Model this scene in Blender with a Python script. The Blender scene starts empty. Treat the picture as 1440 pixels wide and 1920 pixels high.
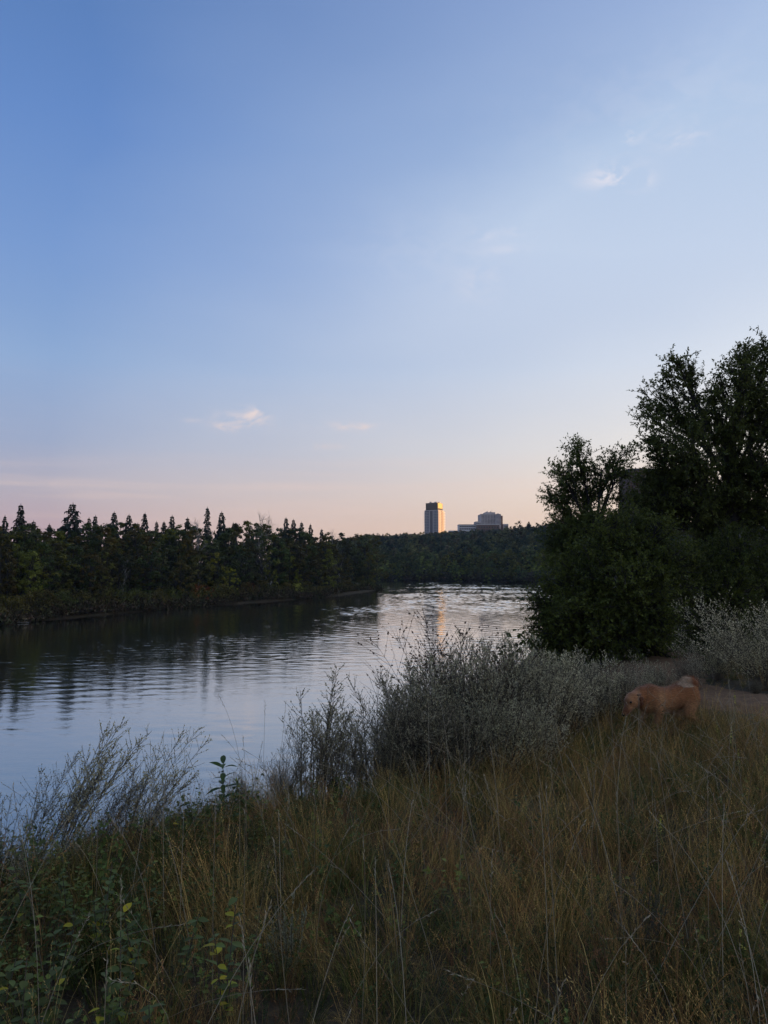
import bpy, bmesh, math
import numpy as np
from mathutils import Vector, Matrix

S = bpy.context.scene
COL = S.collection
PI = math.pi

# ------------------------------------------------------------------ camera
F = 1400.0                                   # focal length in photograph pixels (1440 x 1920)
PITCH = math.radians(4.0)
EYE = np.array([0.0, 0.0, 9.0])
cam = bpy.data.cameras.new('camera')
cam_ob = bpy.data.objects.new('camera', cam)
COL.objects.link(cam_ob)
S.camera = cam_ob
cam.sensor_fit = 'VERTICAL'
cam.sensor_height, cam.sensor_width = 36, 27
cam.lens = F * 36 / 1920
cam.clip_start, cam.clip_end = 0.05, 20000
cam_ob.location = EYE
cam_ob.rotation_euler = (PI / 2 + PITCH, 0, 0)

# ------------------------------------------------------------------ sky and sun
SUN_AZ, SUN_EL = math.radians(82), math.radians(3.0)     # azimuth clockwise from +Y (the view)
EXPOSURE = 2.0
w = bpy.data.worlds.new('World')
S.world = w
w.use_nodes = True
wt = w.node_tree
bg = wt.nodes['Background']
bg.inputs['Strength'].default_value = 0.12


def N(nt, kind, **kw):
    n = nt.nodes.new(kind)
    for k, v in kw.items():
        setattr(n, k, v)
    return n


def L(nt, a, b):
    nt.links.new(a, b)


def math_node(nt, op, a, b=None, c=None, clamp=False):
    n = nt.nodes.new('ShaderNodeMath')
    n.operation = op
    n.use_clamp = clamp
    for i, v in enumerate((a, b, c)):
        if v is None:
            continue
        if isinstance(v, (int, float)):
            n.inputs[i].default_value = v
        else:
            nt.links.new(v, n.inputs[i])
    return n.outputs[0]


def mix_rgb(nt, fac, a, b, blend='MIX'):
    n = nt.nodes.new('ShaderNodeMix')
    n.data_type = 'RGBA'
    n.blend_type = blend
    for i, v in ((0, fac), (6, a), (7, b)):
        if isinstance(v, (int, float)):
            n.inputs[i].default_value = v
        elif isinstance(v, (tuple, list)):
            n.inputs[i].default_value = tuple(v) + ((1,) if len(v) == 3 else ())
        else:
            nt.links.new(v, n.inputs[i])
    return n.outputs[2]


def ramp(nt, fac, stops, interp='LINEAR'):
    n = nt.nodes.new('ShaderNodeValToRGB')
    n.color_ramp.interpolation = interp
    el = n.color_ramp.elements
    while len(el) > 1:
        el.remove(el[-1])
    el[0].position = stops[0][0]
    el[0].color = tuple(stops[0][1]) + (1,)
    for p, c in stops[1:]:
        e = el.new(p)
        e.color = tuple(c) + (1,)
    if fac is not None:
        nt.links.new(fac, n.inputs[0])
    return n.outputs[0]


def lin(r, g, b):
    f = lambda c: (c / 255 / 12.92) if c <= 10 else ((c / 255 + 0.055) / 1.055) ** 2.4
    return (f(r), f(g), f(b))


def build_sky():
    sky = N(wt, 'ShaderNodeTexSky', sky_type='NISHITA', sun_disc=False)
    sky.sun_elevation, sky.sun_rotation = SUN_EL, SUN_AZ
    sky.air_density, sky.dust_density, sky.ozone_density = 1.0, 3.0, 3.0
    co = N(wt, 'ShaderNodeTexCoord')
    d = co.outputs['Generated']
    sp = N(wt, 'ShaderNodeSeparateXYZ')
    L(wt, d, sp.inputs[0])
    z = sp.outputs[2]
    # horizontal bearing against the sun
    hl = math_node(wt, 'SQRT', math_node(wt, 'ADD', math_node(wt, 'MULTIPLY', sp.outputs[0], sp.outputs[0]),
                                         math_node(wt, 'MULTIPLY', sp.outputs[1], sp.outputs[1])))
    hl = math_node(wt, 'MAXIMUM', hl, 0.02)
    dot = math_node(wt, 'DIVIDE', math_node(wt, 'ADD', math_node(wt, 'MULTIPLY', sp.outputs[0], math.sin(SUN_AZ)),
                                            math_node(wt, 'MULTIPLY', sp.outputs[1], math.cos(SUN_AZ))), hl)
    sunward = math_node(wt, 'DIVIDE', math_node(wt, 'ADD', dot, 0.28), 0.90, clamp=True)
    # large soft bank of thin high cloud that fans out from the sunset
    mp = N(wt, 'ShaderNodeMapping')
    L(wt, d, mp.inputs[0])
    mp.inputs['Rotation'].default_value = (0.25, 0.5, 0.3)
    mp.inputs['Scale'].default_value = (1.0, 1.3, 2.6)
    nz = N(wt, 'ShaderNodeTexNoise')
    L(wt, mp.outputs[0], nz.inputs['Vector'])
    nz.inputs['Scale'].default_value = 1.7
    nz.inputs['Detail'].default_value = 5
    nz.inputs['Roughness'].default_value = 0.45
    soft = math_node(wt, 'SUBTRACT', nz.outputs['Fac'], 0.5)
    sunward = math_node(wt, 'ADD', sunward, math_node(wt, 'MULTIPLY', soft, 0.42), clamp=True)
    def direction(px, py):
        v = np.array([(px - 720) / F, 1.0, (960 - py) / F])
        c, s = math.cos(PITCH), math.sin(PITCH)
        v = np.array([v[0], v[1] * c - v[2] * s, v[1] * s + v[2] * c])
        return v / np.linalg.norm(v)
    pole = np.cross(direction(850, 580), direction(1430, 190))
    pole /= np.linalg.norm(pole)
    bd = N(wt, 'ShaderNodeVectorMath', operation='DOT_PRODUCT')
    L(wt, d, bd.inputs[0])
    bd.inputs[1].default_value = pole
    off = math_node(wt, 'ADD', bd.outputs['Value'], math_node(wt, 'MULTIPLY', soft, 0.18))
    veil = math_node(wt, 'POWER', 2.718, math_node(wt, 'MULTIPLY', math_node(wt, 'MULTIPLY', off, off), -80.0))
    veil = math_node(wt, 'MULTIPLY', veil, math_node(wt, 'MULTIPLY', math_node(wt, 'SUBTRACT', z, 0.26), 6.0, clamp=True))
    sunward = math_node(wt, 'ADD', sunward, math_node(wt, 'MULTIPLY', veil, 0.40), clamp=True)
    k = 1.0 / (0.12 * 2 ** EXPOSURE)
    q = lambda r, g, b: tuple(c * k for c in lin(r, g, b))
    away = ramp(wt, z, [(0.0, q(194, 165, 171)), (0.05, q(194, 170, 181)), (0.095, q(179, 174, 192)), (0.15, q(159, 172, 204)),
                        (0.25, q(143, 172, 215)), (0.37, q(123, 157, 212)), (0.50, q(103, 141, 203)), (0.62, q(88, 126, 186)),
                        (0.85, q(108, 128, 164)), (1.0, q(134, 144, 166))])
    near = ramp(wt, z, [(0.0, q(268, 230, 190)), (0.05, q(270, 240, 208)), (0.095, q(268, 244, 222)), (0.15, q(255, 246, 236)),
                        (0.25, q(230, 235, 244)), (0.37, q(203, 217, 239)), (0.50, q(187, 207, 235)), (0.62, q(166, 188, 228)),
                        (0.85, q(158, 174, 204)), (1.0, q(160, 168, 186))])
    grad = mix_rgb(wt, sunward, away, near)
    base = mix_rgb(wt, 0.90, sky.outputs[0], grad)

    # ---- thin cloud: small torn puffs and streaks low over the horizon
    fine = N(wt, 'ShaderNodeTexNoise')
    m2 = N(wt, 'ShaderNodeMapping')
    L(wt, d, m2.inputs[0])
    m2.inputs['Scale'].default_value = (1.0, 1.0, 2.0)
    L(wt, m2.outputs[0], fine.inputs['Vector'])
    fine.inputs['Scale'].default_value = 26
    fine.inputs['Detail'].default_value = 7
    fine.inputs['Roughness'].default_value = 0.62
    fine.inputs['Distortion'].default_value = 0.5
    total = None
    for px, py, rx, ry, amp in [(1148, 330, 40, 13, .65), (1200, 342, 20, 10, .35), (1172, 256, 20, 9, .5), (1280, 260, 30, 12, .22),
                                (455, 788, 40, 14, .42), (480, 775, 18, 10, .5), (425, 800, 20, 8, .35), (648, 799, 48, 6, .36),
                                (680, 803, 18, 6, .4), (605, 837, 34, 5, .25), (895, 530, 32, 26, .16), (915, 440, 24, 9, .2),
                                (968, 432, 12, 6, .32), (945, 468, 36, 7, .2), (360, 788, 14, 4, .2), (30, 905, 60, 5, .16),
                                (830, 470, 150, 60, .05), (1250, 190, 200, 60, .06)]:
        c = direction(px, py)
        sub = N(wt, 'ShaderNodeVectorMath', operation='SUBTRACT')
        L(wt, d, sub.inputs[0])
        sub.inputs[1].default_value = c
        scl = N(wt, 'ShaderNodeVectorMath', operation='MULTIPLY')
        L(wt, sub.outputs[0], scl.inputs[0])
        scl.inputs[1].default_value = (F / rx, F / rx, F / ry)
        dt = N(wt, 'ShaderNodeVectorMath', operation='DOT_PRODUCT')
        L(wt, scl.outputs[0], dt.inputs[0])
        L(wt, scl.outputs[0], dt.inputs[1])
        g = math_node(wt, 'MULTIPLY', math_node(wt, 'POWER', 2.718, math_node(wt, 'MULTIPLY', dt.outputs['Value'], -0.9)), amp * 1.5)
        total = g if total is None else math_node(wt, 'ADD', total, g)
    torn = math_node(wt, 'MULTIPLY', math_node(wt, 'SUBTRACT', fine.outputs['Fac'], 0.43), 6.5, clamp=True)
    puffs = math_node(wt, 'MULTIPLY', total, torn)
    # long streaks
    m3 = N(wt, 'ShaderNodeMapping')
    L(wt, d, m3.inputs[0])
    m3.inputs['Scale'].default_value = (1.6, 1.6, 34.0)
    m3.inputs['Rotation'].default_value = (0.0, 0.025, 0.0)
    st = N(wt, 'ShaderNodeTexNoise')
    L(wt, m3.outputs[0], st.inputs['Vector'])
    st.inputs['Scale'].default_value = 2.4
    st.inputs['Detail'].default_value = 6
    st.inputs['Roughness'].default_value = 0.55
    band = ramp(wt, z, [(0.0, (0, 0, 0)), (0.06, (.5, .5, .5)), (0.085, (1, 1, 1)), (0.115, (.55, .55, .55)), (0.15, (.1, .1, .1)), (0.3, (0, 0, 0))])
    streak = math_node(wt, 'MULTIPLY', math_node(wt, 'MULTIPLY', math_node(wt, 'SUBTRACT', st.outputs['Fac'], 0.5), 2.2, clamp=True), band)
    streak = math_node(wt, 'MULTIPLY', streak, 0.75)
    cover = math_node(wt, 'ADD', puffs, streak, clamp=True)
    tone = ramp(wt, z, [(0.0, q(236, 205, 190)), (0.14, q(232, 208, 200)), (0.22, q(235, 222, 222)), (0.4, q(226, 226, 238))])
    L(wt, mix_rgb(wt, cover, base, tone), bg.inputs['Color'])


build_sky()

sun = bpy.data.lights.new('sun', 'SUN')
sun.energy = 2.0
sun.angle = math.radians(0.5)
sun.color = (1.0, 0.52, 0.20)
sun_ob = bpy.data.objects.new('sun', sun)
COL.objects.link(sun_ob)
to_sun = Vector((math.sin(SUN_AZ) * math.cos(SUN_EL), math.cos(SUN_AZ) * math.cos(SUN_EL), math.sin(SUN_EL)))
sun_ob.rotation_euler = to_sun.to_track_quat('Z', 'Y').to_euler()
sun_ob.location = (200, 20, 120)

S.render.engine = 'CYCLES'
S.view_settings.view_transform = 'Standard'
S.view_settings.look = 'None'
S.view_settings.gamma = 1
S.view_settings.exposure = EXPOSURE
S.view_settings.use_curve_mapping = False
S.cycles.max_bounces = 6
S.cycles.diffuse_bounces = 3
S.cycles.glossy_bounces = 3
S.cycles.transmission_bounces = 3
S.cycles.transparent_max_bounces = 6
S.cycles.volume_bounces = 0
S.cycles.use_denoising = True


# ------------------------------------------------------------------ helpers
def rng(seed):
    return np.random.RandomState(seed)


def ray_at(px, py, y):
    """world point at forward distance y seen at photograph pixel px, py"""
    v = np.array([(px - 720) / F, 1.0, (960 - py) / F])
    c, s = math.cos(PITCH), math.sin(PITCH)
    v = np.array([v[0], v[1] * c - v[2] * s, v[1] * s + v[2] * c])
    return EYE + v * (y / v[1])


def unit(a):
    a = np.asarray(a, float)
    return a / np.maximum(np.linalg.norm(a, axis=-1, keepdims=True), 1e-9)


class MB:
    """collects quads and triangles; mesh() makes ONE mesh"""
    def __init__(self):
        self.v, self.q, self.t, self.c, self.n = [], [], [], [], 0

    def add(self, v, quads=None, tris=None, tint=0.5):
        v = np.asarray(v, float).reshape(-1, 3)
        self.v.append(v)
        self.c.append(np.broadcast_to(np.asarray(tint, float), (len(v),)))
        if quads is not None and len(quads):
            self.q.append(np.asarray(quads, int).reshape(-1, 4) + self.n)
        if tris is not None and len(tris):
            self.t.append(np.asarray(tris, int).reshape(-1, 3) + self.n)
        self.n += len(v)

    def mesh(self, name, mat=None, smooth=False):
        me = bpy.data.meshes.new(name)
        v = np.concatenate(self.v)
        q = np.concatenate(self.q) if self.q else np.zeros((0, 4), int)
        t = np.concatenate(self.t) if self.t else np.zeros((0, 3), int)
        me.vertices.add(len(v))
        me.vertices.foreach_set('co', v.ravel().astype(np.float32))
        loops = np.concatenate([q.ravel(), t.ravel()])
        me.loops.add(len(loops))
        me.loops.foreach_set('vertex_index', loops.astype(np.int32))
        me.polygons.add(len(q) + len(t))
        start = np.concatenate([np.arange(len(q)) * 4, len(q) * 4 + np.arange(len(t)) * 3])
        me.polygons.foreach_set('loop_start', start.astype(np.int32))
        me.polygons.foreach_set('use_smooth', np.full(len(q) + len(t), smooth))
        at = me.attributes.new('tint', 'FLOAT', 'POINT')
        at.data.foreach_set('value', np.concatenate(self.c).astype(np.float32))
        if mat:
            me.materials.append(mat)
        me.update(calc_edges=True)
        me.validate()
        return me

    # ---- shapes
    def box(self, x0, x1, y0, y1, z0, z1, tint=0.5):
        v = [(x, y, z) for z in (z0, z1) for y in (y0, y1) for x in (x0, x1)]
        self.add(v, [(0, 2, 3, 1), (4, 5, 7, 6), (0, 1, 5, 4), (1, 3, 7, 5), (3, 2, 6, 7), (2, 0, 4, 6)], tint=tint)

    def tubes(self, paths, radii, sides=3, tint=0.5):
        """paths (N,K,3), radii (K,) or (N,K)"""
        P = np.asarray(paths, float)
        if P.ndim == 2:
            P = P[None]
        n, k, _ = P.shape
        R = np.broadcast_to(np.asarray(radii, float), (n, k))
        T = unit(np.gradient(P, axis=1))
        ref = np.where(np.abs(T[:, :1, 2:3]) > 0.9, np.array([1.0, 0, 0]), np.array([0, 0, 1.0]))
        A = unit(np.cross(T, np.broadcast_to(ref, T.shape)))
        B = np.cross(T, A)
        ang = np.arange(sides) * 2 * PI / sides
        V = P[:, :, None] + R[:, :, None, None] * (A[:, :, None] * np.cos(ang)[:, None] + B[:, :, None] * np.sin(ang)[:, None])
        idx = np.arange(n * k * sides).reshape(n, k, sides)
        a, b = idx[:, :-1], idx[:, 1:]
        Q = np.stack([a, np.roll(a, -1, 2), np.roll(b, -1, 2), b], -1)
        tt = np.asarray(tint, float)
        if tt.ndim == 1:
            tt = np.repeat(tt, k * sides)
        self.add(V.reshape(-1, 3), Q.reshape(-1, 4), tint=tt)

    def ribbons(self, paths, widths, side, tint=0.5):
        P = np.asarray(paths, float)
        n, k, _ = P.shape
        W = np.broadcast_to(np.asarray(widths, float), (n, k))
        sd = np.broadcast_to(np.asarray(side, float)[:, None], P.shape)
        V = np.stack([P - sd * W[..., None] / 2, P + sd * W[..., None] / 2], 2)
        idx = np.arange(n * k * 2).reshape(n, k, 2)
        Q = np.stack([idx[:, :-1, 0], idx[:, :-1, 1], idx[:, 1:, 1], idx[:, 1:, 0]], -1)
        tt = np.asarray(tint, float)
        if tt.ndim == 1:
            tt = np.repeat(tt, k * 2)
        self.add(V.reshape(-1, 3), Q.reshape(-1, 4), tint=tt)

    def leaves(self, pos, axis, normal, length, width, tint=0.5, fold=0.12):
        pos, axis = np.asarray(pos, float), unit(axis)
        n = len(pos)
        sd = unit(np.cross(axis, normal))
        nn = np.cross(sd, axis)
        ln = np.broadcast_to(np.asarray(length, float), (n,))[:, None]
        wd = np.broadcast_to(np.asarray(width, float), (n,))[:, None]
        mid = pos + axis * ln * 0.45
        V = np.stack([pos, mid + sd * wd / 2 + nn * wd * fold, pos + axis * ln, mid - sd * wd / 2 + nn * wd * fold], 1)
        Q = np.arange(n * 4).reshape(n, 4)
        tt = np.asarray(tint, float)
        if tt.ndim == 1:
            tt = np.repeat(tt, 4)
        self.add(V.reshape(-1, 3), Q, tint=tt)


def link(name, mesh, parent=None):
    o = bpy.data.objects.new(name, mesh)
    COL.objects.link(o)
    if parent is not None:
        o.parent = parent
    return o


def tag(o, label=None, cat=None, group=None, kind=None):
    if label:
        o['label'] = label
    if cat:
        o['category'] = cat
    if group:
        o['group'] = group
    if kind:
        o['kind'] = kind
    return o


def empty(name, loc=(0, 0, 0), rz=0.0, scale=1.0):
    o = bpy.data.objects.new(name, None)
    o.empty_display_size = 0.3
    COL.objects.link(o)
    o.location = loc
    o.rotation_euler = (0, 0, rz)
    o.scale = (scale, scale, scale) if np.isscalar(scale) else scale
    return o


def place(name, parts, loc, rz, scale, label, cat, group=None, color=None, tilt=(0, 0)):
    """a thing from shared part meshes: parts = [(part name, mesh), ...]"""
    r = empty(name, loc, rz, scale)
    r.rotation_euler = (tilt[0], tilt[1], rz)
    tag(r, label, cat, group)
    for pn, me in parts:
        o = link(pn, me, r)
        if color is not None:
            o.color = tuple(color) + (1,)
    return r


# ------------------------------------------------------------------ materials
def new_mat(name):
    m = bpy.data.materials.new(name)
    m.use_nodes = True
    nt = m.node_tree
    return m, nt, nt.nodes['Principled BSDF'], nt.nodes['Material Output']


def foliage_mat(name, dark, light, translucent=0.3, hue=0.06, rough=0.6, use_color=True):
    """leaf colour from the per-leaf tint, varied a little from plant to plant"""
    m, nt, p, out = new_mat(name)
    at = N(nt, 'ShaderNodeAttribute', attribute_name='tint')
    c = ramp(nt, at.outputs['Fac'], [(0, dark), (1, light)])
    oi = N(nt, 'ShaderNodeObjectInfo')
    hs = N(nt, 'ShaderNodeHueSaturation')
    L(nt, c, hs.inputs['Color'])
    L(nt, math_node(nt, 'MULTIPLY_ADD', oi.outputs['Random'], hue, 0.5 - hue / 2), hs.inputs['Hue'])
    L(nt, math_node(nt, 'MULTIPLY_ADD', oi.outputs['Random'], 0.5, 0.75), hs.inputs['Value'])
    col = hs.outputs[0]
    if use_color:
        col = mix_rgb(nt, 1.0, col, oi.outputs['Color'], 'MULTIPLY')
    L(nt, col, p.inputs['Base Color'])
    p.inputs['Roughness'].default_value = rough
    p.inputs['Specular IOR Level'].default_value = 0.25
    if translucent:
        tr = N(nt, 'ShaderNodeBsdfTranslucent')
        L(nt, col, tr.inputs['Color'])
        mx = N(nt, 'ShaderNodeMixShader')
        mx.inputs[0].default_value = translucent
        L(nt, p.outputs[0], mx.inputs[1])
        L(nt, tr.outputs[0], mx.inputs[2])
        L(nt, mx.outputs[0], out.inputs['Surface'])
    return m


def bark_mat(name, a, b, scale=6):
    m, nt, p, out = new_mat(name)
    co = N(nt, 'ShaderNodeTexCoord')
    nz = N(nt, 'ShaderNodeTexNoise')
    L(nt, co.outputs['Object'], nz.inputs['Vector'])
    nz.inputs['Scale'].default_value = scale
    nz.inputs['Detail'].default_value = 6
    L(nt, ramp(nt, nz.outputs['Fac'], [(0.3, a), (0.7, b)]), p.inputs['Base Color'])
    p.inputs['Roughness'].default_value = 0.9
    bp = N(nt, 'ShaderNodeBump')
    bp.inputs['Distance'].default_value = 0.02
    L(nt, nz.outputs['Fac'], bp.inputs['Height'])
    L(nt, bp.outputs[0], p.inputs['Normal'])
    return m


def flat_mat(name, c, rough=0.7, metal=0.0, spec=0.5, vary=0.15, scale=3.0):
    m, nt, p, out = new_mat(name)
    co = N(nt, 'ShaderNodeTexCoord')
    nz = N(nt, 'ShaderNodeTexNoise')
    L(nt, co.outputs['Object'], nz.inputs['Vector'])
    nz.inputs['Scale'].default_value = scale
    nz.inputs['Detail'].default_value = 5
    lo, hi = tuple(x * (1 - vary) for x in c), tuple(min(1, x * (1 + vary)) for x in c)
    L(nt, ramp(nt, nz.outputs['Fac'], [(0.3, lo), (0.7, hi)]), p.inputs['Base Color'])
    p.inputs['Roughness'].default_value = rough
    p.inputs['Metallic'].default_value = metal
    p.inputs['Specular IOR Level'].default_value = spec
    return m


M_BROAD = foliage_mat('broadleaf_foliage', (0.044, 0.051, 0.017), (0.145, 0.145, 0.044), 0.25, 0.05)
M_SPRUCE = foliage_mat('spruce_needles', (0.020, 0.026, 0.016), (0.055, 0.064, 0.038), 0.05, 0.03)
M_NEAR = foliage_mat('tree_leaves', (0.070, 0.088, 0.018), (0.20, 0.225, 0.046), 0.35, 0.02)
M_SAGE = foliage_mat('sage_foliage', (0.25, 0.225, 0.125), (0.68, 0.62, 0.42), 0.38, 0.03)
M_STEM = bark_mat('dry_stem', (0.045, 0.034, 0.024), (0.13, 0.10, 0.07), 30)
M_BARK = bark_mat('dark_bark', (0.018, 0.015, 0.012), (0.06, 0.05, 0.04), 9)
M_PALEBARK = bark_mat('pale_bark', (0.16, 0.14, 0.12), (0.45, 0.42, 0.37), 3)
M_LEAF = foliage_mat('herb_leaf', (0.08, 0.105, 0.026), (0.18, 0.21, 0.055), 0.3, 0.02)
M_TWIGLEAF = foliage_mat('russet_leaf', (0.05, 0.03, 0.022), (0.14, 0.10, 0.06), 0.2, 0.02)
M_YELLOW = foliage_mat('yellow_petal', (0.36, 0.30, 0.05), (0.70, 0.62, 0.16), 0.4, 0.0)
M_DRIFT = bark_mat('driftwood', (0.25, 0.23, 0.2), (0.5, 0.47, 0.42), 5)


# ------------------------------------------------------------------ terrain
def xs_near(y):
    return np.interp(y, [-3000, -50, 0, 8, 14, 20, 33, 66, 103, 200, 300, 420, 3000], [-900, -48, -14, -9, -6.2, -3.4, 2.0, 11.5, 23, 54, 77, 60, 60])


def yf_far(x):
    return np.interp(x, [-3000, -400, -100, 0, 40, 68, 95, 3000], [900, 490, 436, 420, 385, 352, 305, 305])


def xl_left(y):
    return np.interp(y, [-3000, 0, 60, 112, 154, 203, 250, 268, 278], [-900, -112, -76, -58, -42, -17, -4, -1, -3])


def bumps(x, y, s, seed=0):
    r = rng(seed)
    z = 0
    for i in range(7):
        a, ph, fr = r.uniform(0, 2 * PI), r.uniform(0, 2 * PI), r.uniform(0.6, 2.4) / s
        z = z + np.sin((x * math.cos(a) + y * math.sin(a)) * fr * 2 * PI + ph) / 7
    return z


def near_dist(x, y):
    return (x - xs_near(y)) / 1.08


CREST = np.array([(-60, -75), (-9, -9), (-4.3, 0), (-3.3, 3.0), (-2.8, 4.8), (-1.7, 5.9), (-0.75, 6.6), (0.5, 7.2), (1.7, 8.8), (2.7, 10.6), (4.3, 14), (5.5, 18), (8.6, 25),
                  (14, 40), (32, 82), (60, 180), (84, 285), (100, 330)], float)


def crest_dist(x, y):
    """signed distance to the edge of the bank top, positive on land"""
    x, y = np.asarray(x, float), np.asarray(y, float)
    best = np.full(np.broadcast(x, y).shape, 1e9)
    for a, b in zip(CREST[:-1], CREST[1:]):
        ab = b - a
        t = np.clip(((x - a[0]) * ab[0] + (y - a[1]) * ab[1]) / (ab @ ab), 0, 1)
        best = np.minimum(best, np.hypot(x - a[0] - t * ab[0], y - a[1] - t * ab[1]))
    side = np.interp(y, CREST[:, 1], CREST[:, 0])
    return np.where(x > side, best, -best)


def ground_z(x, y):
    x, y = np.asarray(x, float), np.asarray(y, float)
    dn = near_dist(x, y)
    df = (y - yf_far(x)) * 0.9
    dl = np.minimum((xl_left(y) - x) * 0.85, (281 - 0.12 * x) - y)
    dc = crest_dist(x, y)
    plane = 7.25 - 0.035 * np.clip(y, 0, 14)
    soft = np.log1p(np.exp(np.clip(-(dc + 0.1) * 4, -40, 40))) / 4
    low = np.interp(dn, [-30, -1, 0, 1.5, 16, 30], [-2.5, -.4, 0, .35, 2.6, 3.2])
    hn = np.maximum(plane - 0.85 * soft, low)
    hn = np.where(dn > 24, np.maximum(hn, np.interp(dn, [24, 60, 150, 260, 420, 3000], [3, 7.7, 13, 46, 52, 55])), hn)  # unseen valley side on the right, raised to keep the low sun off
    hf = np.interp(df, [-30, 0, 3, 20, 150, 215, 400, 3000], [-2.5, 0, 1.2, 5.5, 19.5, 22.5, 35, 46])
    hf = hf * np.interp(x, [-200, -110, -15], [.3, .45, 1]) + np.interp(x, [95, 130, 170], [0, 4, 7]) * np.clip(df / 150, 0, 1)
    hl = np.interp(dl, [-30, 0, 0.8, 4, 10, 40, 300, 3000], [-12, -.35, .35, 1.5, 2.4, 3.5, 6, 12])
    z = np.maximum(np.maximum(hn, hf), hl)
    far = np.clip((np.hypot(x, y) - 40) / 200, 0, 1)
    z = z + bumps(x, y, 2.2, 3) * 0.06 * np.clip(dn, 0, 1) + bumps(x, y, 60, 5) * 1.2 * far * np.clip(z / 4, 0, 1)
    return z


def geo(a, b, n):
    return np.geomspace(a, b, n)


def build_ground():
    xs = np.concatenate([-geo(130, 3500, 22)[::-1], np.arange(-126, -22, 3.0), np.arange(-21, 24, 0.3), np.arange(24.5, 130, 3.0), geo(133, 3500, 24)])
    ys = np.concatenate([-geo(8, 3500, 20)[::-1], np.arange(-6, 32, 0.3), np.arange(33, 470, 3.5), geo(475, 6000, 34)])
    X, Y = np.meshgrid(xs, ys)
    Z = ground_z(X, Y)
    mb = MB()
    nx, ny = len(xs), len(ys)
    i = np.arange(nx * ny).reshape(ny, nx)
    q = np.stack([i[:-1, :-1], i[:-1, 1:], i[1:, 1:], i[1:, :-1]], -1).reshape(-1, 4)
    mb.add(np.stack([X, Y, Z], -1).reshape(-1, 3), q)
    m, nt, p, out = new_mat('soil_and_thatch')
    co = N(nt, 'ShaderNodeNewGeometry')
    n1 = N(nt, 'ShaderNodeTexNoise')
    n1.inputs['Scale'].default_value = 0.5
    n1.inputs['Detail'].default_value = 8
    n2 = N(nt, 'ShaderNodeTexNoise')
    n2.inputs['Scale'].default_value = 14
    n2.inputs['Detail'].default_value = 8
    L(nt, co.outputs['Position'], n1.inputs['Vector'])
    L(nt, co.outputs['Position'], n2.inputs['Vector'])
    a = ramp(nt, n1.outputs['Fac'], [(0.3, (0.052, 0.042, 0.016)), (0.5, (0.07, 0.048, 0.024)), (0.7, (0.042, 0.042, 0.015))])
    b = ramp(nt, n2.outputs['Fac'], [(0.3, (0.45, 0.45, 0.45)), (0.7, (1.3, 1.25, 1.15))])
    L(nt, mix_rgb(nt, 1.0, a, b, 'MULTIPLY'), p.inputs['Base Color'])
    p.inputs['Roughness'].default_value = 0.95
    bp = N(nt, 'ShaderNodeBump')
    bp.inputs['Distance'].default_value = 0.06
    L(nt, n2.outputs['Fac'], bp.inputs['Height'])
    L(nt, bp.outputs[0], p.inputs['Normal'])
    tag(link('ground', mb.mesh('ground', m, True)), 'grassy river bank and wooded valley sides around the river', 'ground', kind='structure')


build_ground()


WAVE_SLOPE = 0.052


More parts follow.
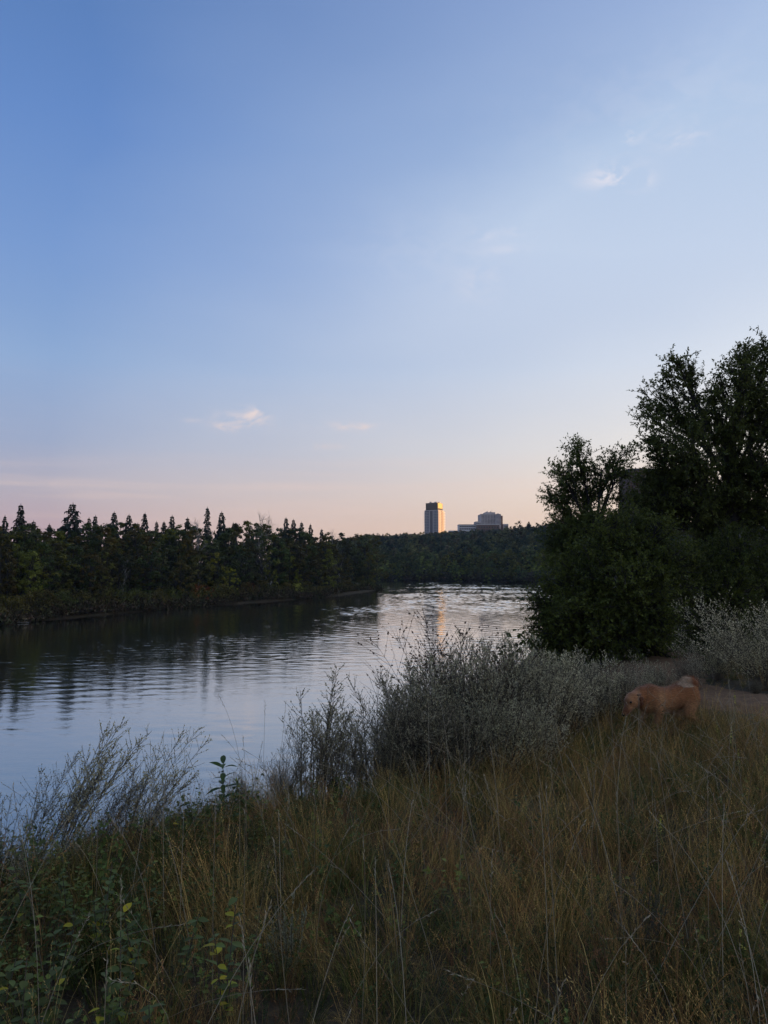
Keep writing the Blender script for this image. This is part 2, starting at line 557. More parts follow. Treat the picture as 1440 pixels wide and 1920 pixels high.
def build_river():
    mb = MB()
    xs = np.array([-900, -160, -80, -40, 0, 40, 90, 200])
    ys = np.array([-900, -40, 0, 40, 80, 140, 220, 320, 500, 1000])
    X, Y = np.meshgrid(xs, ys)
    i = np.arange(X.size).reshape(X.shape)
    q = np.stack([i[:-1, :-1], i[:-1, 1:], i[1:, 1:], i[1:, :-1]], -1).reshape(-1, 4)
    mb.add(np.stack([X, Y, X * 0 - .3], -1).reshape(-1, 3), q)
    # the open reach carries real waves: a sum of short crossing wave trains, calmer in slicks
    gx, gy = np.arange(-78, 108, .40), np.concatenate([np.arange(8, 95, .24), np.arange(95, 436, .46)])
    X, Y = np.meshgrid(gx, gy)
    r = rng(9)
    Z = np.zeros_like(X)
    env = [np.clip(.95 + 1.3 * bumps(X, Y * .7, 9 + 4 * e, 90 + e), .2, 2.0) for e in range(5)]
    for i in range(40):
        lam = math.exp(r.uniform(math.log(0.8), math.log(2.6)))
        a = r.normal() * 1.0 + 1.3
        kk = 2 * PI / lam
        Z += env[i % 5] * np.sin((X * math.cos(a) + Y * math.sin(a)) * kk + r.uniform(0, 6.28)) * (WAVE_SLOPE * math.sqrt(2 / 40) / kk)
    calm = np.clip(.8 + .8 * bumps(X, Y * .6, 42, 71) + .5 * bumps(X, Y * .5, 13, 72), .25, 1.5) * np.interp(Y, [20, 60, 100, 170, 260], [.24, .34, .75, 2.0, 2.4]) * np.clip((X - xl_left(Y)) / 30, .35, 1)
    Z *= calm
    wet = ground_z(X, Y) < .25
    i = np.arange(X.size).reshape(X.shape)
    q = np.stack([i[:-1, :-1], i[:-1, 1:], i[1:, 1:], i[1:, :-1]], -1)
    keep = wet[:-1, :-1] | wet[1:, 1:] | wet[:-1, 1:] | wet[1:, :-1]
    q = q[keep]
    ids, inv = np.unique(q.ravel(), return_inverse=True)
    mb.add(np.stack([X, Y, Z], -1).reshape(-1, 3)[ids], inv.reshape(-1, 4))
    m, nt, p, out = new_mat('river_water')
    p.inputs['Base Color'].default_value = (0.034, 0.034, 0.022, 1)
    p.inputs['IOR'].default_value = 2.4
    p.inputs['Coat Weight'].default_value = 1.0
    p.inputs['Coat IOR'].default_value = 1.8
    p.inputs['Coat Roughness'].default_value = 0.04
    g = N(nt, 'ShaderNodeNewGeometry')

    def wave(scale, rot, stretch, detail, rough=0.5, dist=0.0):
        mp = N(nt, 'ShaderNodeMapping')
        L(nt, g.outputs['Position'], mp.inputs[0])
        mp.inputs['Rotation'].default_value = (0, 0, rot)
        mp.inputs['Scale'].default_value = (stretch, 1, 1)
        n = N(nt, 'ShaderNodeTexNoise')
        L(nt, mp.outputs[0], n.inputs['Vector'])
        n.inputs['Scale'].default_value = scale
        n.inputs['Detail'].default_value = detail
        n.inputs['Roughness'].default_value = rough
        n.inputs['Distortion'].default_value = dist
        return n.outputs['Fac']
    big = wave(0.22, 0.3, 0.6, 2)
    mid = wave(0.95, 0.15, 0.55, 3, 0.55, 0.3)
    small = wave(3.2, -0.2, 0.6, 3, 0.55, 0.4)
    patch = ramp(nt, wave(0.045, 0.35, 0.35, 3, 0.5, 0.6), [(0.36, (.35, .35, .35)), (0.62, (1, 1, 1))])
    L(nt, math_node(nt, 'MULTIPLY_ADD', patch, 0.05, 0.03), p.inputs['Roughness'])
    h = math_node(nt, 'ADD', math_node(nt, 'MULTIPLY', big, 0.02), math_node(nt, 'MULTIPLY', mid, 0.05))
    h = math_node(nt, 'ADD', h, math_node(nt, 'MULTIPLY', small, 0.042))
    h = math_node(nt, 'MULTIPLY', h, patch)
    bp = N(nt, 'ShaderNodeBump')
    bp.inputs['Strength'].default_value = 1.0
    bp.inputs['Distance'].default_value = 0.26
    L(nt, h, bp.inputs['Height'])
    L(nt, bp.outputs[0], p.inputs['Normal'])
    L(nt, bp.outputs[0], p.inputs['Coat Normal'])
    tag(link('river', mb.mesh('river', m, True)), 'wide calm rippled river reflecting the dusk sky', 'river', kind='structure')


build_river()

PATH = np.array([(13.0, 7.6), (8.4, 9.2), (6.3, 10.9), (5.4, 12.6), (5.0, 14.3), (5.6, 16.5), (7.5, 20.0)])


def path_dist(x, y):
    p = np.stack([np.asarray(x, float), np.asarray(y, float)], -1)
    best = np.full(p.shape[:-1], 1e9)
    for a, b in zip(PATH[:-1], PATH[1:]):
        ab = b - a
        t = np.clip(((p - a) @ ab) / (ab @ ab), 0, 1)
        best = np.minimum(best, np.linalg.norm(p - (a + t[..., None] * ab), axis=-1))
    return best


def build_path():
    t = np.linspace(0, 1, 90)
    s = np.concatenate([[0], np.cumsum(np.linalg.norm(np.diff(PATH, axis=0), axis=1))])
    s /= s[-1]
    c = np.stack([np.interp(t, s, PATH[:, 0]), np.interp(t, s, PATH[:, 1])], -1)
    for _ in range(12):
        c[1:-1] = (c[:-2] + c[1:-1] * 2 + c[2:]) / 4
    tg = unit(np.gradient(c, axis=0))
    nr = np.stack([-tg[:, 1], tg[:, 0]], -1)
    r = rng(11)
    us = np.linspace(-1, 1, 13)
    wl, wr = 1.05 + r.uniform(-.15, .15, 90), 1.05 + r.uniform(-.15, .15, 90)
    half = np.where(us[None] < 0, wl[:, None], wr[:, None])
    P = c[:, None] + nr[:, None] * (us[None] * half)[..., None]
    z = ground_z(P[..., 0], P[..., 1]) + 0.05 - 0.06 * np.abs(us[None]) ** 3 + r.uniform(0, .012, P.shape[:2])
    i = np.arange(P.shape[0] * 13).reshape(-1, 13)
    mb = MB()
    mb.add(np.concatenate([P, z[..., None]], -1).reshape(-1, 3), np.stack([i[:-1, :-1], i[:-1, 1:], i[1:, 1:], i[1:, :-1]], -1).reshape(-1, 4))
    m, nt, p, out = new_mat('trodden_earth')
    g = N(nt, 'ShaderNodeNewGeometry')
    n1 = N(nt, 'ShaderNodeTexNoise')
    n1.inputs['Scale'].default_value = 7
    n1.inputs['Detail'].default_value = 9
    n1.inputs['Roughness'].default_value = 0.7
    L(nt, g.outputs['Position'], n1.inputs['Vector'])
    L(nt, ramp(nt, n1.outputs['Fac'], [(0.3, (0.09, 0.045, 0.018)), (0.5, (0.18, 0.095, 0.042)), (0.72, (0.28, 0.16, 0.078))]), p.inputs['Base Color'])
    p.inputs['Roughness'].default_value = 0.95
    bp = N(nt, 'ShaderNodeBump')
    bp.inputs['Distance'].default_value = 0.05
    L(nt, n1.outputs['Fac'], bp.inputs['Height'])
    L(nt, bp.outputs[0], p.inputs['Normal'])
    tag(link('dirt_path', mb.mesh('dirt_path', m, True)), 'narrow trodden dirt path behind the dog', 'path', kind='structure')


build_path()


# ------------------------------------------------------------------ scattering (stuff): geometry nodes instancing
def scatter(name, protos, pos, rot, scl, pick, tint, label, cat):
    coll = bpy.data.collections.new(name + '_kinds')
    for i, me in enumerate(protos):
        o = bpy.data.objects.new('tuft.%03d' % i, me)
        coll.objects.link(o)
    me = bpy.data.meshes.new(name)
    n = len(pos)
    me.vertices.add(n)
    me.vertices.foreach_set('co', np.asarray(pos, np.float32).ravel())
    for an, ty, data, key in (('spin', 'FLOAT_VECTOR', rot, 'vector'), ('size', 'FLOAT', scl, 'value'), ('pick', 'INT', pick, 'value'),
                              ('hue', 'FLOAT_VECTOR', tint, 'vector')):
        a = me.attributes.new(an, ty, 'POINT')
        a.data.foreach_set(key, np.asarray(data, np.int32 if ty == 'INT' else np.float32).ravel())
    ob = link(name, me)
    tag(ob, label, cat, kind='stuff')
    gt = bpy.data.node_groups.new(name, 'GeometryNodeTree')
    gt.interface.new_socket('Geometry', in_out='INPUT', socket_type='NodeSocketGeometry')
    gt.interface.new_socket('Geometry', in_out='OUTPUT', socket_type='NodeSocketGeometry')
    gi, go = gt.nodes.new('NodeGroupInput'), gt.nodes.new('NodeGroupOutput')
    ip = gt.nodes.new('GeometryNodeInstanceOnPoints')
    ci = gt.nodes.new('GeometryNodeCollectionInfo')
    ci.inputs['Collection'].default_value = coll
    ci.inputs['Separate Children'].default_value = True
    ci.inputs['Reset Children'].default_value = True

    def named(an, ty):
        a = gt.nodes.new('GeometryNodeInputNamedAttribute')
        a.data_type = ty
        a.inputs['Name'].default_value = an
        return a.outputs['Attribute']
    gt.links.new(gi.outputs[0], ip.inputs['Points'])
    gt.links.new(ci.outputs[0], ip.inputs['Instance'])
    ip.inputs['Pick Instance'].default_value = True
    gt.links.new(named('pick', 'INT'), ip.inputs['Instance Index'])
    er = gt.nodes.new('FunctionNodeEulerToRotation')
    gt.links.new(named('spin', 'FLOAT_VECTOR'), er.inputs[0])
    gt.links.new(er.outputs[0], ip.inputs['Rotation'])
    gt.links.new(named('size', 'FLOAT'), ip.inputs['Scale'])
    gt.links.new(ip.outputs[0], go.inputs[0])
    md = ob.modifiers.new('scatter', 'NODES')
    md.node_group = gt
    return ob


def scatter_mat(name, translucent=0.25, rough=0.7, lo=0.55, hi=1.35):
    m, nt, p, out = new_mat(name)
    at = N(nt, 'ShaderNodeAttribute', attribute_name='tint')
    hu = N(nt, 'ShaderNodeAttribute', attribute_name='hue', attribute_type='INSTANCER')
    v = ramp(nt, at.outputs['Fac'], [(0, (lo, lo, lo)), (1, (hi, hi * 0.98, hi * 0.92))])
    col = mix_rgb(nt, 1.0, hu.outputs['Vector'], v, 'MULTIPLY')
    L(nt, col, p.inputs['Base Color'])
    p.inputs['Roughness'].default_value = rough
    p.inputs['Specular IOR Level'].default_value = 0.25
    tr = N(nt, 'ShaderNodeBsdfTranslucent')
    L(nt, col, tr.inputs['Color'])
    mx = N(nt, 'ShaderNodeMixShader')
    mx.inputs[0].default_value = translucent
    L(nt, p.outputs[0], mx.inputs[1])
    L(nt, tr.outputs[0], mx.inputs[2])
    L(nt, mx.outputs[0], out.inputs['Surface'])
    return m


# ------------------------------------------------------------------ far trees: shared part meshes
def broad_mesh(seed, h=12.0, w=3.0, clumps=46, per=30, leaf=0.40, low=0.16, mat=None):
    """crown of leaf clumps round an unseen lattice of limbs, and a trunk with limbs"""
    r = rng(seed)
    mb = MB()
    cs = []
    for i in range(clumps):
        t = r.uniform(low, 1.0)
        prof = math.sin(PI * min(1, (t - low) / (1 - low) * 0.86 + 0.14)) ** 0.65
        a, q = r.uniform(0, 2 * PI), w * prof * math.sqrt(r.uniform(0.08, 1.0))
        cs.append((math.cos(a) * q, math.sin(a) * q, h * t - 0.35))
    cs = np.array(cs)
    for c in cs:
        s = r.uniform(0.12, 0.27) * w
        d = unit(r.normal(size=(per, 3)))
        p = c + d * s * r.uniform(0.25, 1.0, (per, 1)) * np.array([1, 1, 0.75])
        nrm = unit(d + r.normal(size=(per, 3)) * 0.5 + np.array([0, 0, 0.35]))
        ax = unit(np.cross(nrm, r.normal(size=(per, 3))))
        mb.leaves(p - ax * leaf * 0.5, ax, nrm, leaf * r.uniform(.7, 1.3, per), leaf * r.uniform(.5, .9, per),
                  tint=np.clip(r.uniform(.15, .85) + r.uniform(-.25, .25, per), 0, 1))
    crown = mb.mesh('crown', mat or M_BROAD)
    tb = MB()
    k = np.linspace(0, 1, 6)
    tr = np.stack([np.sin(k * 3 + seed) * 0.25 * k, np.cos(k * 2.3 + seed) * 0.25 * k, k * h * 0.8 - 0.4], -1)
    tb.tubes(tr, 0.19 * (1 - k * 0.8), 6)
    for c in cs[::2]:
        st = np.array([tr[:, 0].mean(), tr[:, 1].mean(), max(0.6, c[2] * r.uniform(.4, .75))])
        tb.tubes(np.stack([st, (st + c) / 2 + [0, 0, -.15], c]), [0.07, 0.045, 0.02], 4)
    return [('trunk', tb.mesh('trunk', M_BARK, True)), ('crown', crown)]


def spruce_mesh(seed, h=18.0, w=2.4, ragged=0.25, bare=0.06):
    r = rng(seed)
    mb = MB()
    nw = 40
    for i in range(nw):
        t = bare + (1 - bare) * (i / nw) ** 0.95
        z = h * t
        R = 1.08 * w * (1 - t) ** 0.80 * (1 - 0.18 * math.sin(i * 1.7)) + 0.12
        nb = int(5 + 5 * (1 - t))
        for a in r.uniform(0, 2 * PI) + np.arange(nb) * 2 * PI / nb + r.uniform(-.3, .3, nb):
            Lb = R * r.uniform(1 - 1.6 * ragged, 1 + ragged)
            d = np.array([math.cos(a), math.sin(a), 0])
            sd = np.array([-d[1], d[0], 0])
            m = 4
            u = np.linspace(0.1, 1, m)
            droop = -0.34 * u + 0.26 * u ** 2.2
            pp = d * (u * Lb)[:, None] + np.array([0, 0, 1.0]) * (droop * Lb)[:, None] + [0, 0, z]
            wdt = Lb * 0.34 * (1.1 - u) + 0.07
            mb.ribbons(pp[None], wdt[None], sd[None], tint=r.uniform(.1, .9))
            # hanging sprays
            pos = pp[1:] + sd * r.uniform(-.2, .2, (m - 1, 1)) * Lb * .3
            ax = np.array([0, 0, -1.0]) + d * 0.7 + sd * r.uniform(-.7, .7, (m - 1, 1))
            mb.leaves(pos, ax, np.broadcast_to(d, ax.shape) + r.normal(size=ax.shape) * .3, 0.30 * Lb + .45, 0.30 * Lb + .26, tint=r.uniform(0, .8))
            mb.leaves(pp[1:3], d + sd * r.choice([-1, 1]) * .8 + [0, 0, -.25], np.broadcast_to(sd, (2, 3)) + r.normal(size=(2, 3)) * .4, .5 * Lb + .2, .25 * Lb + .12, tint=r.uniform(.1, .9))
    top = np.linspace(0, 1, 3)
    mb.tubes(np.stack([top * 0, top * 0, h * 0.97 + top * h * 0.035], -1), [0.10, 0.07, 0.02], 4, tint=.5)
    tb = MB()
    k = np.linspace(0, 1, 5)
    tb.tubes(np.stack([k * 0, k * 0, -0.5 + k * h * 0.97], -1), 0.22 * (1 - 0.9 * k), 6)
    return [('trunk', tb.mesh('trunk', M_BARK, True)), ('crown', mb.mesh('crown', M_SPRUCE))]


def branch_paths(r, start, d, length, k=5, up=0.15, wob=0.12):
    p = [np.array(start, float)]
    d = unit(d)
    for i in range(k - 1):
        d = unit(d + np.array([0, 0, up / k]) + r.normal(size=3) * wob)
        p.append(p[-1] + d * length / (k - 1))
    return np.array(p), d


def bare_mesh(seed, h=13.0, mat=None, spread=0.5):
    r = rng(seed)
    tb, bb = MB(), MB()
    tr, d = branch_paths(r, (0, 0, -.4), (r.uniform(-.1, .1), r.uniform(-.1, .1), 1), h, 7, 0, .05)
    tb.tubes(tr, np.linspace(0.16, 0.03, 7), 6)
    for i in range(16):
        t = r.uniform(0.3, 0.98)
        s = np.array([np.interp(t, np.linspace(0, 1, 7), tr[:, j]) for j in range(3)])
        a = r.uniform(0, 2 * PI)
        b, d1 = branch_paths(r, s, (math.cos(a) * spread, math.sin(a) * spread, r.uniform(.5, 1.1)), h * 0.34 * (1.15 - t), 5, .3, .14)
        bb.tubes(b, np.linspace(0.055, 0.012, 5), 4)
        for j in range(5):
            s2 = b[r.randint(1, 5)]
            c, _ = branch_paths(r, s2, d1 + r.normal(size=3) * .6, h * 0.10 * r.uniform(.5, 1.2), 4, .3, .2)
            bb.tubes(c, np.linspace(0.025, 0.008, 4), 3)
    return [('trunk', tb.mesh('trunk', mat or M_PALEBARK, True)), ('branches', bb.mesh('branches', mat or M_PALEBARK))]


def shrub_mesh(seed, h=2.6, w=1.7, leaf=0.26, per=26, clumps=20):
    r = rng(seed)
    mb, tb = MB(), MB()
    for i in range(clumps):
        a, q, t = r.uniform(0, 2 * PI), w * math.sqrt(r.uniform(0, 1)), r.uniform(0.08, 0.95)
        q *= math.cos(t * 1.25) ** 0.6
        c = np.array([math.cos(a) * q, math.sin(a) * q, h * t])
        d = unit(r.normal(size=(per, 3)))
        p = c + d * 0.30 * w * r.uniform(.3, 1.1, (per, 1))
        p[:, 2] = np.maximum(p[:, 2], 0.05)
        nrm = unit(d + r.normal(size=(per, 3)) * .5 + [0, 0, .3])
        ax = unit(np.cross(nrm, r.normal(size=(per, 3))))
        mb.leaves(p, ax, nrm, leaf * r.uniform(.6, 1.3, per), leaf * r.uniform(.4, .8, per), tint=np.clip(r.uniform(.2, .8) + r.uniform(-.25, .25, per), 0, 1))
        tb.tubes(np.stack([np.array([c[0] * .15, c[1] * .15, -.2]), c * [.7, .7, .6], c]), [.035, .022, .01], 3)
    return [('stems', tb.mesh('stems', M_BARK)), ('foliage', mb.mesh('foliage', M_BROAD))]


BROAD = [broad_mesh(100 + i, 12.0, w) for i, w in enumerate([2.6, 3.2, 2.9, 3.6, 2.3, 3.0, 3.3])]
SPRUCE = [spruce_mesh(200 + i, 18.0, w, rg) for i, (w, rg) in enumerate([(2.3, .25), (1.8, .35), (2.7, .2), (1.5, .45), (2.1, .3)])]
WIDE_SPRUCE = spruce_mesh(230, 18.0, 4.4, .35)
BARE = [bare_mesh(260 + i) for i in range(4)]
SHRUB = [shrub_mesh(300 + i, 2.6, w) for i, w in enumerate([1.5, 1.9, 2.3, 1.7, 2.1])]

LSH_X = [-500, -200, 0, 340, 600, 712]
LSH_D = [78, 95, 112, 154, 203, 266]


def left_shore_depth(px):
    return float(np.interp(px, LSH_X, LSH_D))


def stand_left(px, off, top_y):
    """foot position on the left bank and the height needed to reach the photo's skyline"""
    D = left_shore_depth(px) + off
    x = (px - 720) / F * D
    # push away from the water if need be
    z = float(ground_z(x, D))
    ztop = EYE[2] + (1058 - top_y) / F * D
    return (x, D, z - 0.1), ztop - z


ORD = ('first second third fourth fifth sixth seventh eighth ninth tenth eleventh twelfth thirteenth fourteenth fifteenth sixteenth '
       'seventeenth eighteenth nineteenth twentieth').split() + ['twenty-' + w_ for w_ in 'first second third fourth fifth sixth'.split()]


def build_left_bank():
    r = rng(7)
    spr = [(8, 968, 22, 1), (37, 947, 30, 0), (62, 978, 26, 4), (92, 984, 26, 3), (135, 945, 26, 'w'), (166, 972, 28, 3), (178, 968, 34, 0), (213, 961, 26, 2),
           (241, 966, 27, 2), (258, 982, 36, 3), (271, 963, 30, 0), (293, 979, 38, 3), (307, 979, 32, 1), (322, 968, 28, 0), (351, 972, 28, 4),
           (388, 953, 26, 3), (415, 961, 25, 2), (437, 981, 36, 1), (536, 972, 30, 0), (550, 975, 36, 4), (565, 980, 32, 0), (582, 984, 30, 1),
           (603, 993, 30, 4), (470, 986, 38, 2), (652, 1008, 24, 0)]
    spr.sort(key=lambda s: s[0])
    used = {8: 'dark spruce cut by the left photo edge on the left bank skyline',
            135: 'broadest and bushiest spruce on the left bank skyline',
            388: 'tallest slim ragged spruce on the left bank skyline, beside a drooping full spruce',
            415: 'full drooping spruce just right of the tall slim ragged spruce',
            652: 'small spruce nearest the right end of the left bank woods'}
    k = 0
    for px, ty, off, kind in spr:
        loc, h = stand_left(px, off, ty)
        parts = WIDE_SPRUCE if kind == 'w' else SPRUCE[kind]
        sx = h / 18 * r.uniform(.9, 1.1)
        lab = used.get(px)
        if lab is None:
            lab = 'dark pointed spruce on the left bank skyline, %s such spruce counted from the left' % ORD[k]
        k += 1
        place('spruce_tree', parts, loc, r.uniform(0, 6.28), (sx, sx, h / 17.6), lab, 'spruce', 'spruces along the left bank', (1, 1, 1))
    # broadleaf trees, three ranks behind the shore
    shades = [(1, 1, 1), (.8, .95, .75), (1.35, 1.2, .7), (.95, .75, .6), (.7, .8, .8), (1.7, 1.6, .75), (1.25, .85, .6), (.85, 1.0, .8)]
    n = 0
    for rank, (o0, o1, ty, jit, step) in enumerate([(24, 36, 999, 10, 15), (14, 22, 1006, 12, 16), (6, 11, 1036, 14, 19)]):
        px = -150.0
        while px < 712 - rank * 2:
            off = r.uniform(o0, o1)
            base = np.interp(px, [-150, 0, 120, 330, 480, 530, 610, 660, 712], [0, -2, 0, 2, -5, -2, 8, 16, 26]) + ty - 6 + r.uniform(-jit, jit)
            if rank == 2:
                base = min(base, 1058)
            loc, h = stand_left(px + r.uniform(-5, 5), off, base)
            h *= 1.06
            hue_i = r.randint(len(shades))
            c = np.array(shades[hue_i]) * r.uniform(.75, 1.15)
            s = h / 12 * r.uniform(.85, 1.15)
            s = max(s, .65)
            place('broadleaf_tree', BROAD[r.randint(len(BROAD))], loc, r.uniform(0, 6.28), (s * r.uniform(.95, 1.4), s * r.uniform(.95, 1.4), h / 12),
                  '%s leafy tree in the %s of the left bank woods' % (['dark green', 'deep green', 'olive', 'brownish', 'blue-green', 'yellow-green', 'russet', 'dull green'][hue_i],
                                                                 ['tall back rank', 'middle rank', 'low front rank'][rank]), 'tree', 'leafy trees massed on the left bank', tuple(c))
            n += 1
            px += step * r.uniform(.8, 1.2)
    for px, off, ty, c, lab in [(410, 5, 1032, (3.0, 2.8, 1.1), 'yellow-green leafy tree low in the middle of the left bank woods'),
                                (432, 4, 1062, (3.2, 2.9, .9), 'bright olive bush-like tree just above the left shore'),
                                (62, 6, 1030, (2.2, 2.4, 1.0), 'mid green tree near the left photo edge on the left bank'),
                                (280, 20, 1000, (2.2, 1.2, .8), 'russet brown tree among dark spruces on the left bank'),
                                (690, 5, 1035, (1.6, 1.3, .7), 'olive tree leaning over water at the point of the left bank'),
                                (703, 1, 1060, (1.0, .95, .7), 'dark tree overhanging water at the tip of the left bank'),
                                (548, 10, 1040, (2.4, 2.3, .9), 'light green tree above the pale bush on the left shore')]:
        loc, h = stand_left(px, off, ty)
        place('broadleaf_tree', BROAD[r.randint(len(BROAD))], loc, r.uniform(0, 6.28), (h / 11, h / 11, h / 12), lab, 'tree', None, c)
    # bare crowns and pale leaning trunks
    for px, off, ty, i, lab in [(500, 20, 964, 0, 'tall bare pale tree rising left of the paired spruces on the left bank'),
                                (519, 24, 970, 1, 'bare twiggy tree between the tall bare tree and the paired spruces'),
                                (376, 14, 980, 2, 'leafless greyish tree in front of the tall slim ragged spruce'),
                                (640, 14, 998, 3, 'small bare tree standing out near the right end of the left woods'),
                                (492, 9, 1020, 2, 'pale crooked dead trunk low in the left bank woods'),
                                (457, 16, 1018, 1, 'short pale snag in the middle of the left bank woods'),
                                (232, 9, 1050, 3, 'thin pale birch stem above the eroded left shore')]:
        loc, h = stand_left(px, off, ty)
        place('bare_tree', BARE[i], loc, r.uniform(0, 6.28), (h / 12.5,) * 3, lab, 'bare tree', 'leafless trees on the left bank', (1, 1, 1))
    # shrubs along the waterline
    px = -160.0
    while px < 706:
        for row in range(2):
            off = r.uniform(-.1, 1.2) if row == 0 else r.uniform(1.6, 5.5)
            D = left_shore_depth(px) + off
            x = (px - 720) / F * D
            c = [(1, .95, .7), (1.3, 1.05, .75), (1.25, .95, .65), (.9, 1.0, .7), (1.4, 1.3, .8)][r.randint(5)]
            s = r.uniform(.35, .6) if row == 0 else r.uniform(.7, 1.35)
            place('shore_shrub', SHRUB[r.randint(5)], (x, D, float(ground_z(x, D)) - .05), r.uniform(0, 6.28), (s * 1.2, s * 1.2, s), 'low scrubby bush along the left waterline', 'shrub',
                  'low bushes along the left waterline', c)
        px += r.uniform(8, 12)
    for px, off, s, c, lab in [(375, 3.0, 1.3, (3.2, .75, .6), 'dark red bush above the left shore below the yellow-green tree'),
                               (398, 3.4, 1.0, (3.0, .7, .55), 'smaller dark red bush beside the larger red one on the left shore'),
                               (556, 3.0, 1.1, (4.0, 3.8, 2.0), 'pale yellow-green bush standing out on the left shore'),
                               (470, 4.5, 1.1, (2.4, .9, .7), 'rusty bush in the gap of the left shore woods')]:
        D = left_shore_depth(px) + off
        x = (px - 720) / F * D
        place('shore_shrub', SHRUB[r.randint(5)], (x, D, float(ground_z(x, D)) - .05), 0, s, lab, 'shrub', None, c)


build_left_bank()


def build_bank_scrub():
    """low weeds, roots and drift along the far waterlines"""
    r = rng(27)
    m = scatter_mat('bank_scrub', .2, .8, .4, 1.5)
    protos = []
    for i in range(4):
        q = rng(900 + i)
        mb = MB()
        n = 60
        p = np.stack([q.normal(size=n) * .55, q.normal(size=n) * .55, np.abs(q.normal(size=n)) * .38 + .02], -1)
        ax = unit(q.normal(size=(n, 3)) + [0, 0, .9])
        mb.leaves(p, ax, q.normal(size=(n, 3)), q.uniform(.25, .7, n), q.uniform(.1, .26, n), tint=q.uniform(0, 1, n))
        protos.append(mb.mesh('scrub_tuft', m))
    X, Y = [], []
    for px in np.arange(-200, 713, .26):
        D = left_shore_depth(px) + np.abs(r.normal()) * 2.4 - 1.0
        X.append((px - 720) / F * D)
        Y.append(D)
    for x in np.arange(-40, 120, .16):
        X.append(x)
        Y.append(float(yf_far(x)) + np.abs(r.normal()) * 3.5 - .3)
    X, Y = np.array(X), np.array(Y)
    Z = ground_z(X, Y)
    n = len(X)
    hue = np.array([(.085, .062, .032), (.06, .058, .026), (.11, .085, .05), (.05, .055, .022), (.075, .045, .028)])[r.randint(5, size=n)] * r.uniform(.6, 1.3, (n, 1))
    rot = np.zeros((n, 3))
    rot[:, 2] = r.uniform(0, 6.28, n)
    scatter('bank_scrub', protos, np.stack([X, Y, np.maximum(Z, -.05)], -1), rot, r.uniform(.5, 1.5, n) * np.where(Y > 280, 2.0, 1), r.randint(4, size=n), hue,
            'low brown weeds and roots along the far waterlines', 'undergrowth')


build_bank_scrub()


def build_driftwood():
    r = rng(17)
    for px, py, ln, ang, lab in [(28, 1168, 4.5, 0.05, 'pale driftwood log lying at the left waterline'),
                                 (703, 1104, 7.0, 0.9, 'pale fallen branch dipping into the river at the left point')]:
        D = 9 * F / (py - 1058)
        x = (px - 720) / F * D
        k = np.linspace(-.5, .5, 8)
        p = np.stack([x + k * ln * math.cos(ang), D + k * ln * .3, 0.10 + (k + .5) * ln * 0.12 * ang + r.uniform(-.04, .04, 8)], -1)
        mb = MB()
        mb.tubes(p, np.linspace(.09, .04, 8), 6)
        root = tag(link('driftwood_log', mb.mesh('driftwood_log', M_DRIFT, True)), lab, 'driftwood')
        for j in (3, 5, 6):
            b = MB()
            q, _ = branch_paths(r, p[j], (r.uniform(-.3, .6), r.uniform(-.5, .5), .8), ln * .16, 4, 0, .2)
            b.tubes(q, np.linspace(.05, .015, 4), 4)
            link('branch_stub', b.mesh('branch_stub', M_DRIFT, True), root)


build_driftwood()


